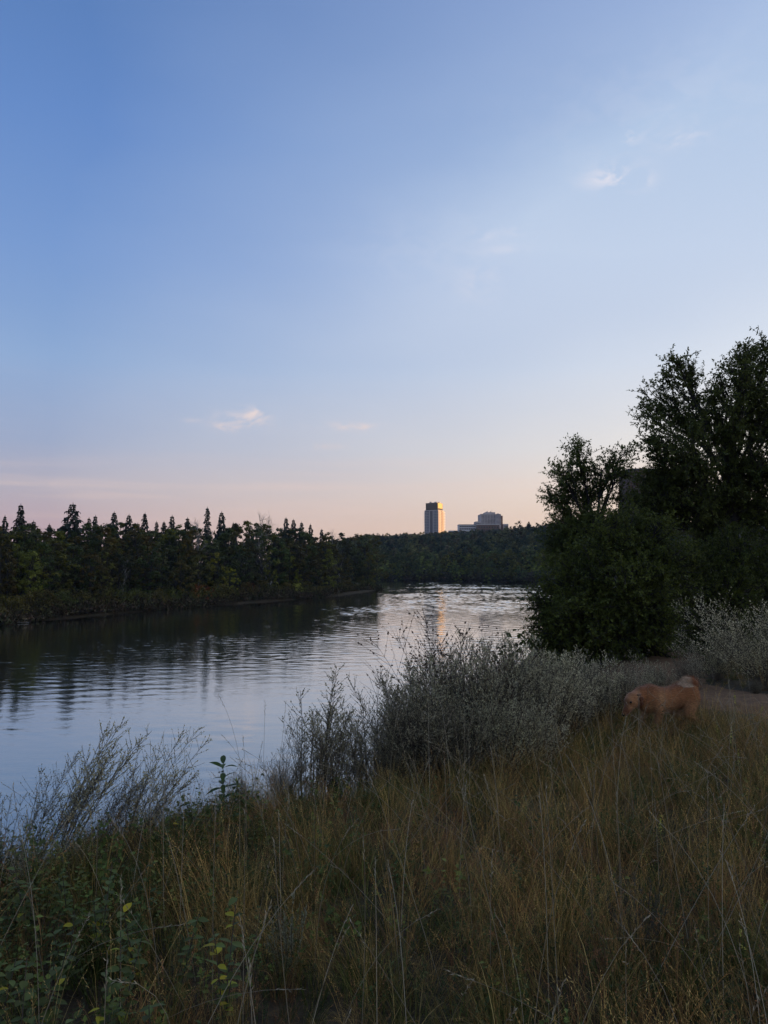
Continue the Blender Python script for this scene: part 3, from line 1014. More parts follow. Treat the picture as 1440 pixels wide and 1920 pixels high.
# ------------------------------------------------------------------ the far wooded hill
def build_far_hill():
    r = rng(21)
    fars = [broad_mesh(400 + i, 10.0, w, 34, 24, 0.7, 0.03) for i, w in enumerate([3.6, 4.2, 3.3, 4.6, 3.9])]
    pts = []
    y = 0.0
    for d in np.arange(0.8, 330, 5.2):
        for x in np.arange(-160, 330, 5.4):
            xx = x + r.uniform(-2.4, 2.4)
            yy = float(yf_far(xx)) + d / .9 + r.uniform(-2.4, 2.4)
            if near_dist(xx, yy) > 60 and xx > yy * .42:
                continue
            if abs(xx) / yy > 0.5 or xx / yy < -0.10:
                continue
            pts.append((xx, yy, d))
    pts = np.array(pts)
    z = ground_z(pts[:, 0], pts[:, 1])
    px = 720 + pts[:, 0] / pts[:, 1] * F
    # which show best: by nearness, in the frame between the left point and the near trees
    vis = (px > 680) & (px < 1060)
    order = np.lexsort((pts[:, 2], ~vis))
    hs = np.where(pts[:, 2] < 14, r.uniform(4.0, 8, len(pts)), r.uniform(5.5, 11, len(pts)))
    base = [(1, 1, .95), (.8, .9, .85), (1.2, 1.15, .8), (1.0, .85, .7), (.75, .85, .9), (1.45, 1.35, .75)]
    nind = 150
    for i in order[:nind]:
        hue_i = r.randint(6)
        c = np.array(base[hue_i]) * r.uniform(1.0, 2.3)
        if pts[i, 2] < 10 and r.rand() < .4:
            c = np.array((1.7, 1.75, .95)) * r.uniform(.8, 1.2)
        s = hs[i] / 10
        place('broadleaf_tree', fars[r.randint(5)], (pts[i, 0], pts[i, 1], z[i] - .2), r.uniform(0, 6.28), (s * 1.2, s * 1.2, s),
              '%s round leafy tree at the foot of the far wooded hill' % ['dark green', 'deep green', 'olive', 'brownish', 'blue-green', 'yellow-green'][hue_i], 'tree', 'leafy trees at the foot of the far hill', tuple(c))
    # a few that can be told apart
    for x_, y_, D, h, c, lab in [(697, 1060, 425, 8.5, (1.9, 1.9, .9), None), (868, 1052, 450, 9, (3.0, 2.9, 1.1), 'yellow-green tree standing out low on the far hill'),
                                 (845, 1038, 470, 9, (2.0, 1.7, .8), 'olive tree halfway up the far hill below the tower'),
                                 (1003, 1040, 410, 9, (2.2, 2.0, .8), 'yellowish tree on the far hill beside the dark near trees')]:
        if lab is None:
            lab = 'light green rounded tree at the far shore beside the left point'
        p = ray_at(x_, y_, D)
        place('broadleaf_tree', fars[r.randint(5)], (p[0], D, float(ground_z(p[0], D)) - .2), 1.0, h / 10, lab, 'tree', None, c)
    for px_, ty, D, parts, lab, c, hw in [(992, 977, 560, SPRUCE[2], 'dark lone spruce on the far hill crest right of the pale blocks', (1, 1, 1), 1.3),
                                          (910, 1025, 500, SPRUCE[0], 'dark spruce on the slope of the far hill below the pale blocks', (.9, .9, .9), 1.0),
                                          (718, 1000, 600, SPRUCE[1], 'small spruce on the far hill skyline left of the tower', (1, 1, 1), 1.2)]:
        x = (px_ - 720) / F * D
        zz = float(ground_z(x, D))
        h = max(6, EYE[2] + (1058 - ty) / F * D - zz)
        place('spruce_tree', parts, (x, D, zz - .2), .4, (h / 18 * hw, h / 18 * hw, h / 18), lab, 'spruce', None, c)
    for px_, ty, D, lab in [(973, 977, 570, 'round headed tree on the far hill crest between spruce and pale blocks'),
                            (957, 987, 580, 'low round tree on the crest beside the right wing of the pale blocks')]:
        x = (px_ - 720) / F * D
        zz = float(ground_z(x, D))
        h = EYE[2] + (1058 - ty) / F * D - zz
        place('broadleaf_tree', fars[1], (x, D, zz - .2), .4, (h / 11, h / 11, h / 10), lab, 'tree', None, (.9, .9, .8))
    rest = order[nind:]
    n = len(rest)
    m = scatter_mat('hillside_foliage', .2, .7, .45, 1.5)
    protos = [bpy.data.meshes.new_from_object(bpy.data.objects.new('wood', f[1][1])) for f in fars]
    for p in protos:
        p.materials.clear()
        p.materials.append(m)
    b = np.array([(.060, .070, .034), (.046, .058, .034), (.085, .085, .034), (.075, .060, .034), (.044, .056, .040), (.11, .105, .04)])
    hue = b[r.randint(6, size=n)] * r.uniform(.8, 2.7, (n, 1))
    rot = np.zeros((n, 3))
    rot[:, 2] = r.uniform(0, 6.28, n)
    scatter('hillside_forest', protos, np.stack([pts[rest, 0], pts[rest, 1], z[rest] - .3], -1), rot, hs[rest] / 9.0, r.randint(5, size=n), hue,
            'dense mixed forest covering the far hill', 'forest')


build_far_hill()


# ------------------------------------------------------------------ buildings on the far plateau
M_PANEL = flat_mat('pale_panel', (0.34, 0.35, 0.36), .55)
M_SLAB = flat_mat('white_slab', (0.62, 0.61, 0.59), .6)
M_GLASS = flat_mat('blue_glass', (0.045, 0.065, 0.10), .35, 0, .35)
M_DARKBOX = flat_mat('charcoal_cladding', (0.022, 0.024, 0.028), .7)
M_CONC = flat_mat('pale_concrete', (0.45, 0.41, 0.39), .8, scale=.2)
M_BRICK = flat_mat('brown_brick', (0.14, 0.09, 0.072), .85, scale=.4)
M_BRICKD = flat_mat('red_brown_brick', (0.075, 0.042, 0.032), .85, scale=.4)
M_WIN = flat_mat('dark_window', (0.03, 0.036, 0.045), .4, 0, .3)
M_ROOF = flat_mat('grey_roof', (0.18, 0.17, 0.165), .85)
M_METAL = flat_mat('grey_metal', (0.35, 0.35, 0.36), .4, .8)


def part_box(name, parent, mat, *b):
    mb = MB()
    mb.box(*b)
    return link(name, mb.mesh(name, mat), parent)


def build_tower():
    D = 1200.0
    x = (822 - 720) / F * D
    root = empty('apartment_tower', (x, D, 39.0), math.radians(-27))
    tag(root, 'tall apartment tower with dark top and sunlit golden right side above the far hill', 'tower')
    W = 23.8
    zt, fl = 56.5, 2.57               # local heights; nearest corner at the origin, front face along -x, lit face along +y
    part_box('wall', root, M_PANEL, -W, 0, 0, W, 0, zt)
    part_box('penthouse', root, M_DARKBOX, -W + 1.2, -1.6, 1.4, W - 1.5, zt, zt + 12.6)
    part_box('roof_screen', root, M_SLAB, -W * .6, -4, 5, W - 5, zt + 12.6, zt + 13.4)
    part_box('sun_painted_wall', root, flat_mat('sun_painted_panel', (0.55, 0.47, 0.40), .5), .001, .05, .3, W - .3, .5, zt - .3)  # paler skin over the right wall, its sunlit brightness put into the colour
    # golden sunlight painted as ochre on cladding panels heading the right side
    part_box('cladding', root, flat_mat('sun_painted_ochre', (0.62, 0.50, 0.14), .45), -1.62, -1.3, 1.9, W - 3, zt + 4, zt + 12.3)
    nf = 22
    wm, bm = MB(), MB()
    wm.box(-1.0, 1.0, -.06, .06, 0, 1.7)
    wmesh = wm.mesh('window', M_GLASS)
    bm.box(-.06, .06, -1.6, 1.6, 0, 1.8)
    wside = bm.mesh('window', M_GLASS)
    st = MB()
    st.box(-W * .62, -W * .40, -.10, .25, 3, zt - .6)
    link('glass_strip', st.mesh('glass_strip', M_GLASS), root)
    for f in range(nf):
        z = f * fl + .45
        for cx in (-22.2, -19.4, -16.6, -7.4, -4.6, -1.8):
            o = link('window', wmesh, root)
            o.location = (cx, -.03, z)
        for cy in (6.5, 13.5):
            o = link('window', wside, root)
            o.location = (.07, cy, z)
    for f in range(1, nf):
        z = f * fl
        s = MB()
        s.box(.002, 1.6, 17.4, W + 1.6, z - .12, z + .12)
        s.box(1.45, 1.6, 17.4, W + 1.6, z + .12, z + 1.05)
        s.box(-W - 1.6, -W - .002, .4, 6, z - .12, z + .12)
        s.box(-W - 1.6, -W - 1.45, .4, 6, z + .12, z + 1.05)
        s.box(.002, 1.5, .2, 4.2, z - .12, z + .12)
        s.box(1.35, 1.5, .2, 4.2, z + .12, z + 1.05)
        link('balcony', s.mesh('balcony', M_SLAB), root)
    for cx in (-W + .2, -W * .64, -W * .38, -.2):
        part_box('pilaster', root, M_SLAB, cx - .35, cx + .35, -.45, -.002, 0, zt + .3)
    for bx, by, bw in ((-18, 6, 3), (-11, 10, 4), (-6, 14, 2.5)):
        part_box('roof_unit', root, M_METAL, bx, bx + bw, by, by + 3, zt + 12.61 if bx > -14 else zt + 12.6, zt + 15)
    part_box('parapet', root, M_SLAB, -W - .25, .25, -.5, W + .25, zt + .004, zt + .7)


def windows_on(root, x0, x1, zs, n, y, wd, ht, mat=None):
    mb = MB()
    mb.box(-wd / 2, wd / 2, -.1, .1, 0, ht)
    me = mb.mesh('window', mat or M_WIN)
    for z in zs:
        for i in range(n):
            o = link('window', me, root)
            o.location = (x0 + (i + .5) * (x1 - x0) / n, y, z)


def build_hospital():
    D = 900.0
    k = D / F
    X = lambda px: (px - 904) * k
    Z = lambda py: EYE[2] + (1058 - py) * k - 38.0
    root = empty('office_block', (X(904) + (904 - 720) * k, D, 38.0))
    tag(root, 'stepped pale concrete office block with low white wing on the far hill crest', 'building')
    part_box('main_block', root, M_CONC, X(903), X(931), 6, 34, 0, Z(963))
    part_box('roof_block', root, M_CONC, X(912), X(931), 9, 28, Z(963) + .01, Z(959.5))
    part_box('east_block', root, M_CONC, X(931) + .01, X(940.5), 3, 34, 0, Z(963.5))
    part_box('stair_block', root, M_BRICK, X(940.5) + .01, X(944), 4, 30, 0, Z(966.5))
    part_box('link_block', root, M_CONC, X(893), X(903) - .01, 4, 24, 0, Z(977.5))
    part_box('white_wing', root, M_SLAB, X(861), X(893) - .01, 2, 20, 0, Z(984))
    part_box('wing_parapet', root, M_ROOF, X(861) - .2, X(893) - .02, 1.7, 20.3, Z(984) + .01, Z(983.2))
    part_box('brick_front', root, M_BRICK, X(893.5), X(935), -6, 1.9, 0, Z(984.5))
    part_box('brick_parapet', root, M_SLAB, X(893.5) - .2, X(935) + .2, -6.2, 2.2, Z(984.5) + .01, Z(983.4))
    part_box('east_wing', root, M_CONC, X(944) + .01, X(953.5), 0, 22, 0, Z(982.5))
    for bx, bw in ((915, 3), (922, 2), (935, 4)):
        part_box('roof_unit', root, M_METAL, X(bx), X(bx + bw), 12, 16, Z(963 if bx > 930 else 959.5) - .02, Z(961.5 if bx > 930 else 957.8))
    mb = MB()
    mb.tubes(np.array([(X(927), 18, Z(959.5)), (X(927), 18, Z(956)), (X(927), 18, Z(952.5))]), [.22, .15, .06], 5)
    link('antenna', mb.mesh('antenna', M_METAL), root)
    zs = [Z(y) for y in (993, 988.3)]
    windows_on(root, X(862), X(892.5), zs, 9, 1.98, 1.75, 1.6)
    zs = [Z(985 - i * 2.5 + 1) for i in range(1, 9)]
    windows_on(root, X(904), X(930.5), zs, 9, 5.98, 1.15, .85)
    windows_on(root, X(931.5), X(940), zs, 4, 2.98, .9, .95, M_GLASS)
    windows_on(root, X(895), X(934), [Z(y) for y in (996, 990.5)], 8, -6.02, 1.5, 1.7)
    windows_on(root, X(945), X(953), [Z(y) for y in (992, 987.5)], 4, -.02, .9, 1.3)
    windows_on(root, X(894), X(902.5), [Z(982)], 3, 3.98, 1.2, 1.2)


def house(name, px, py_top, D, wd, ht, dp, label, wall, roof, rz=0.0, n=3):
    p = ray_at(px, py_top, D)
    zb = p[2] - ht
    root = empty(name, (p[0], D, zb), rz)
    tag(root, label, 'house')
    part_box('wall', root, wall, -wd / 2, wd / 2, 0, dp, -4, ht * .68)
    mb = MB()
    e = .5
    z0, z1 = ht * .68 + .01, ht
    mb.add([(-wd / 2 - e, -e, z0), (wd / 2 + e, -e, z0), (wd / 2 + e, dp + e, z0), (-wd / 2 - e, dp + e, z0), (-wd / 2 - e, dp / 2, z1), (wd / 2 + e, dp / 2, z1)],
           [(0, 1, 5, 4), (2, 3, 4, 5), (3, 2, 1, 0)], [(0, 4, 3), (1, 2, 5)])
    link('roof', mb.mesh('roof', roof), root)
    windows_on(root, -wd / 2, wd / 2, [ht * .2], n, -.05, wd / n * .45, ht * .3)


build_tower()
build_hospital()
house('house', 933, 997.0, 760, 6, 5, 7, 'small white house on the far hill below the pale blocks', M_SLAB, M_ROOF)
house('house', 884, 996.5, 740, 22, 4.5, 9, 'long low pale house below the white wing on the far hill', M_CONC, M_ROOF, 0, 5)
house('house', 852, 994.5, 800, 11, 4.5, 8, 'low brown house between the tower and the white wing', M_BRICK, M_ROOF)


def build_brick_tower():
    D = 430.0
    k = D / F
    root = empty('brick_building', ((1183 - 720) * k, D, 24.0))
    tag(root, 'flat topped brown brick high-rise half hidden behind the big dark tree', 'building')
    zt = EYE[2] + (1058 - 881) * k - 24.0
    part_box('wall', root, M_BRICKD, 0, 33, 0, 20, -8, zt)
    part_box('parapet', root, M_DARKBOX, -.3, 33.3, -.3, 20.3, zt + .01, zt + 1.0)
    windows_on(root, 1, 32, [zt - 3 - 3.1 * i for i in range(12)], 8, -.05, 1.8, 1.5, flat_mat('brown_blind', (.06, .045, .038), .9, 0, .1))


build_brick_tower()


# ------------------------------------------------------------------ near trees on the right
def near_tree(name, label, base, fork, lobes, seed, leaf=(0.085, 0.042), trunk_r=0.17, color=(1, 1, 1), twig_len=(.22, .50), stems=1, cat='tree', dense=2.6):
    """lobes: (px, py, D, r_px, leaves); limbs reach from the trunk into each lobe, twigs carry sprays of leaves"""
    r = rng(seed)
    base = np.array(base, float)
    root = empty(name, base)
    tag(root, label, cat)
    wood, twm, lf = MB(), MB(), MB()
    fork = np.array(fork, float) - base
    k = np.linspace(0, 1, 8)
    trunks = []
    for s in range(stems):
        off = np.array([0, 0, 0]) if s == 0 else np.append(r.uniform(-.35, .35, 2), 0)
        top = fork + (0 if s == 0 else np.append(r.uniform(-.9, .9, 2), r.uniform(-.5, .2)))
        tr = off + (top - off) * k[:, None]
        tr[:, 0] += np.sin(k * 4 + s) * .10 * k
        tr[:, 1] += np.cos(k * 3 + s) * .10 * k
        tr[0, 2] -= .4
        wood.tubes(tr, trunk_r * (1 - .55 * k) * (1 if s == 0 else .7), 8)
        trunks.append(tr)
    for px, py, D, rp, nl in lobes:
        nl = int(nl * dense)
        py += 10 if py < 700 else 0
        c = ray_at(px, py, D) - base
        R = rp / F * D
        tr = trunks[r.randint(stems)]
        t0 = np.clip(c[2] / max(fork[2], .1) * .62, .12, .98)
        st = np.array([np.interp(t0, k, tr[:, j]) for j in range(3)])
        u = np.linspace(0, 1, 7)[:, None]
        ctrl = st + (c - st) * .5 + np.array([0, 0, .10 * np.linalg.norm(c - st)])
        limb = (1 - u) ** 2 * st + 2 * u * (1 - u) * ctrl + u ** 2 * c + r.normal(size=(7, 3)) * .04 * u
        wood.tubes(limb, np.linspace(.048, .016, 7) * (trunk_r / .17) ** .5, 6)
        # branches from the limb's outer part into the lobe
        nb = max(9, int(nl / 95))
        a = unit(r.normal(size=(nb, 3)) + [0, 0, .05])
        end = c + a * R * r.uniform(.45, 1.0, (nb, 1)) * np.array([1, 1, .95])
        ts = r.uniform(.45, 1, nb)
        beg = np.stack([np.interp(ts, np.linspace(0, 1, 7), limb[:, j]) for j in range(3)], -1)
        v = np.linspace(0, 1, 6)[None, :, None]
        cc = (beg + end) / 2 + np.array([0, 0, -.12]) * np.linalg.norm(end - beg, axis=1, keepdims=True) + r.normal(size=(nb, 3)) * .05
        br = (1 - v) ** 2 * beg[:, None] + 2 * v * (1 - v) * cc[:, None] + v ** 2 * end[:, None]
        twm.tubes(br, np.linspace(.018, .006, 6), 4)
        # twigs
        nt_ = 8
        bi = np.repeat(np.arange(nb), nt_)
        tt = r.uniform(.30, 1.0, nb * nt_)
        tt[::nt_] = 1.0
        ii = np.clip((tt * 5).astype(int), 0, 4)
        fr = (tt * 5 - ii)[:, None]
        p0 = br[bi, ii] * (1 - fr) + br[bi, ii + 1] * fr
        bd = unit(br[bi, ii + 1] - br[bi, ii])
        td = unit(bd * .7 + unit(r.normal(size=bd.shape)) * .85 + [0, 0, .12])
        tl = r.uniform(*twig_len, len(p0))[:, None]
        vv = np.linspace(0, 1, 4)[None, :, None]
        tw = p0[:, None] + td[:, None] * tl[:, None] * vv + np.array([0, 0, -.10]) * tl[:, None] * vv ** 2
        twm.tubes(tw, np.linspace(.0055, .0025, 4), 3)
        # leaves along the twigs
        m = max(4, int(round(nl / (nb * nt_))))
        wi = np.repeat(np.arange(len(p0)), m)
        lt = r.uniform(.15, 1.04, len(wi))[:, None]
        lp = p0[wi] + td[wi] * tl[wi] * lt + np.array([0, 0, -.10]) * tl[wi] * lt ** 2
        ax = unit(td[wi] * .5 + unit(r.normal(size=lp.shape)) * .8 + [0, 0, -.15])
        nr = unit(unit(r.normal(size=lp.shape)) * .8 + [0, 0, .9])
        sz = r.uniform(.7, 1.25, len(wi))
        tone = np.clip(r.uniform(-.2, .2) + np.repeat(r.uniform(.1, .9, nb), nt_)[wi] + r.uniform(-.22, .22, len(wi)), 0, 1)
        lf.leaves(lp, ax, nr, leaf[0] * sz, leaf[1] * sz, tint=tone, fold=.15)
    link('trunk', wood.mesh('trunk', M_BARK, True), root)
    link('twigs', twm.mesh('twigs', M_BARK), root)
    o = link('crown', lf.mesh('crown', M_NEAR), root)
    o.color = tuple(color) + (1,)
    return root


def ground_pt(x, y):
    return (x, y, float(ground_z(x, y)))


def build_near_trees():
    D = 21.0
    b = ground_pt((1370 - 720) / F * D, D)
    near_tree('ash_tree', 'tallest dark leafy tree at the right photo edge, sky showing through its upper crown', b, ray_at(1372, 900, D),
              [(1278, 700, D, 38, 620), (1266, 672, D - .5, 22, 300), (1240, 745, D + .5, 46, 800), (1212, 770, D, 26, 380), (1225, 820, D - .6, 42, 800), (1290, 770, D, 62, 1500),
               (1330, 725, D + .5, 40, 600), (1395, 672, D, 34, 620), (1400, 650, D + .3, 18, 240), (1385, 720, D - .5, 52, 1200), (1430, 700, D + .5, 46, 1000), (1425, 770, D, 62, 1700),
               (1355, 790, D - .5, 62, 1700), (1290, 850, D - 1, 66, 2000), (1240, 880, D, 44, 1200), (1212, 912, D + .4, 34, 900), (1238, 925, D - .3, 36, 1000), (1205, 955, D, 30, 700), (1280, 895, D + .3, 36, 700), (1370, 860, D + 1, 62, 1400), (1430, 860, D - .6, 70, 2200),
               (1480, 760, D, 80, 2000), (1500, 880, D, 90, 2200), (1300, 930, D - .5, 58, 1700), (1352, 915, D - .4, 50, 1500), (1398, 935, D + .3, 52, 1500), (1345, 965, D, 44, 1200), (1425, 950, D, 66, 1800), (1250, 950, D + .5, 52, 1500), (1375, 960, D + .6, 50, 1000),
               (1450, 640, D + .6, 40, 500), (1330, 1000, D, 60, 1500), (1470, 1000, D, 70, 1600)], 501, trunk_r=.22, color=(.85, .85, .9))
    D = 23.5
    b = ground_pt((1120 - 720) / F * D, D)
    near_tree('ash_tree', 'middle height dark tree left of the tallest, its branches against the orange sky', b, ray_at(1118, 1000, D),
              [(1085, 860, D, 30, 520), (1080, 842, D, 16, 220), (1055, 890, D - .4, 30, 560), (1040, 930, D, 30, 640), (1090, 920, D + .5, 50, 1500), (1130, 880, D, 32, 560),
               (1165, 850, D + .3, 24, 260), (1160, 880, D - .3, 34, 420), (1175, 930, D, 30, 380), (1065, 975, D, 48, 1500), (1105, 985, D - .8, 56, 1800), (1045, 1005, D, 34, 900),
               (1045, 1040, D + .4, 36, 900), (1150, 985, D + .4, 44, 1100), (1085, 1045, D, 50, 1500)], 502, trunk_r=.16, color=(.85, .85, .9))
    D = 18.5
    b = ground_pt((1180 - 720) / F * D, D)
    near_tree('willow_bush', 'big rounded green bush below the tall trees, reaching over the river edge', b, ray_at(1190, 1090, D),
              [(1150, 1030, D, 56, 1900), (1105, 1075, D - .4, 60, 2000), (1060, 1105, D, 46, 1500), (1040, 1140, D + .3, 42, 1300), (1018, 1150, D, 22, 420), (1012, 1175, D, 18, 300), (1050, 1175, D - .4, 48, 1500),
               (1030, 1205, D, 30, 700), (1105, 1150, D - .9, 66, 2400), (1180, 1100, D - 1, 74, 2800), (1215, 1030, D, 60, 2000), (1260, 1060, D - .6, 70, 2400), (1160, 1185, D - 1, 66, 2200),
               (1235, 1140, D - 1.1, 74, 2600), (1100, 1215, D, 52, 1500), (1230, 1210, D - .6, 58, 1700), (1195, 985, D + .4, 36, 900), (1002, 1128, D, 13, 160), (1066, 1060, D + .2, 20, 300), (1122, 1012, D, 24, 380), (1006, 1205, D + .2, 15, 200), (1088, 1036, D, 20, 320), (1240, 985, D, 26, 420),
               (1150, 975, D, 20, 260), (1025, 1100, D + .2, 18, 240)],
              503, leaf=(.075, .036), trunk_r=.12, color=(1.0, 1.05, .9), stems=5, cat='bush')
    D = 19.5
    b = ground_pt((1370 - 720) / F * D, D)
    near_tree('willow_bush', 'dark green bush under the tallest tree at the right photo edge, behind the sage', b, ray_at(1370, 1100, D),
              [(1320, 1060, D, 64, 2000), (1380, 1040, D - .4, 62, 1900), (1430, 1070, D, 66, 2000), (1310, 1130, D - .6, 66, 2200), (1375, 1120, D - .9, 72, 2400), (1440, 1140, D, 66, 1800),
               (1330, 1195, D - .4, 62, 1900), (1400, 1190, D - .4, 60, 1600), (1500, 1080, D, 80, 1600), (1290, 1225, D, 44, 1000)],
              504, leaf=(.075, .036), trunk_r=.12, color=(.8, .85, .75), stems=4, cat='bush')


build_near_trees()


def build_slope_shrubs():
    r = rng(77)
    for x, y, s, lab in [(5.6, 26, 1.0, 'bush on the river bank beyond the big green bush'), (9.5, 38, 1.2, 'farther bush on the river bank behind the big green bush'),
                         (17, 60, 1.6, 'bush low on the near bank far behind the big green bush')]:
        place('bank_shrub', SHRUB[r.randint(5)], (x, y, float(ground_z(x, y)) - .1), r.uniform(0, 6), s, lab, 'shrub', None, (.9, 1.0, .7))


build_slope_shrubs()


# ------------------------------------------------------------------ grey sage (wormwood) plants
def sage_mesh(seed, h=1.1, n=34, spread=.32, lean=(0.1, 0), leafy=1.0, leaf=(.013, .0065), bl=(.05, .20), mat=None, per=8, nb=26, start=.22):
    """many upright stems, each with short side sprays of tiny leaves and beads"""
    r = rng(seed)
    st, lf = MB(), MB()
    k = 7
    u = np.linspace(0, 1, k)
    a = r.uniform(0, 2 * PI, n)
    q = np.sqrt(r.uniform(0, 1, n))
    b0 = np.stack([np.cos(a) * q * .09, np.sin(a) * q * .09, np.full(n, -.05)], -1)
    hh = h * r.uniform(.6, 1.12, n) * (1 - .2 * q)
    out = np.stack([np.cos(a) * q * spread + lean[0], np.sin(a) * q * spread + lean[1]], -1) + r.normal(size=(n, 2)) * .05
    P = np.zeros((n, k, 3))
    P[:, :, 0] = b0[:, 0:1] + out[:, 0:1] * h * (u ** 1.35) + np.sin(u * 5 + a[:, None]) * .012
    P[:, :, 1] = b0[:, 1:2] + out[:, 1:2] * h * (u ** 1.35)
    P[:, :, 2] = -.05 + hh[:, None] * (u - .06 * u ** 3)
    st.tubes(P, np.linspace(.0042, .0012, k), 3)
    si = np.repeat(np.arange(n), nb)
    t = r.uniform(start, 1.0, n * nb)
    x = t * (k - 1)
    i = np.clip(x.astype(int), 0, k - 2)
    f = (x - i)[:, None]
    p0 = P[si, i] * (1 - f) + P[si, i + 1] * f
    d0 = unit(P[si, i + 1] - P[si, i])
    rd = r.normal(size=p0.shape)
    rd[:, 2] *= .3
    d = unit(d0 * .85 + unit(rd) * .75)
    ln = (bl[0] + (bl[1] - bl[0]) * np.sin(PI * np.clip((t - start) / (1 - start) * .85 + .12, 0, 1))) * r.uniform(.5, 1.15, len(t)) * (h / 1.1)
    v = np.linspace(0, 1, 4)[None, :, None]
    B = p0[:, None] + d[:, None] * ln[:, None, None] * v + np.array([0, 0, .16]) * ln[:, None, None] * v ** 2
    st.tubes(B, np.linspace(.0016, .0008, 4), 3)
    m = max(1, int(per * leafy))
    wi = np.repeat(np.arange(len(t)), m)
    lt = r.uniform(.1, 1.05, len(wi))[:, None]
    lp = p0[wi] + d[wi] * ln[wi][:, None] * lt + np.array([0, 0, .16]) * ln[wi][:, None] * lt ** 2
    ax = unit(d[wi] * 1.0 + unit(r.normal(size=lp.shape)) * .75 + [0, 0, .1])
    sz = r.uniform(.6, 1.4, len(wi))
    lf.leaves(lp, ax, unit(r.normal(size=lp.shape)), leaf[0] * sz, leaf[1] * sz, tint=np.clip(np.repeat(r.uniform(.2, .8, n), nb)[wi] + r.uniform(-.3, .3, len(wi)), 0, 1))
    return [('stems', st.mesh('stems', M_STEM)), ('foliage', lf.mesh('foliage', mat or M_SAGE))]


def sage_at(parts, name, label, px, D, top_y, proto_h, color, rz=0.0, cat='plant', group=None, wide=1.0, tilt=(0, 0)):
    x = (px - 720) / F * D
    z = float(ground_z(x, D))
    h = EYE[2] + (1058 - top_y) / F * D - z
    s = h / proto_h
    return place(name, parts, (x, D, z), rz, (s * wide, s * wide, s), label, cat, group, color, tilt)


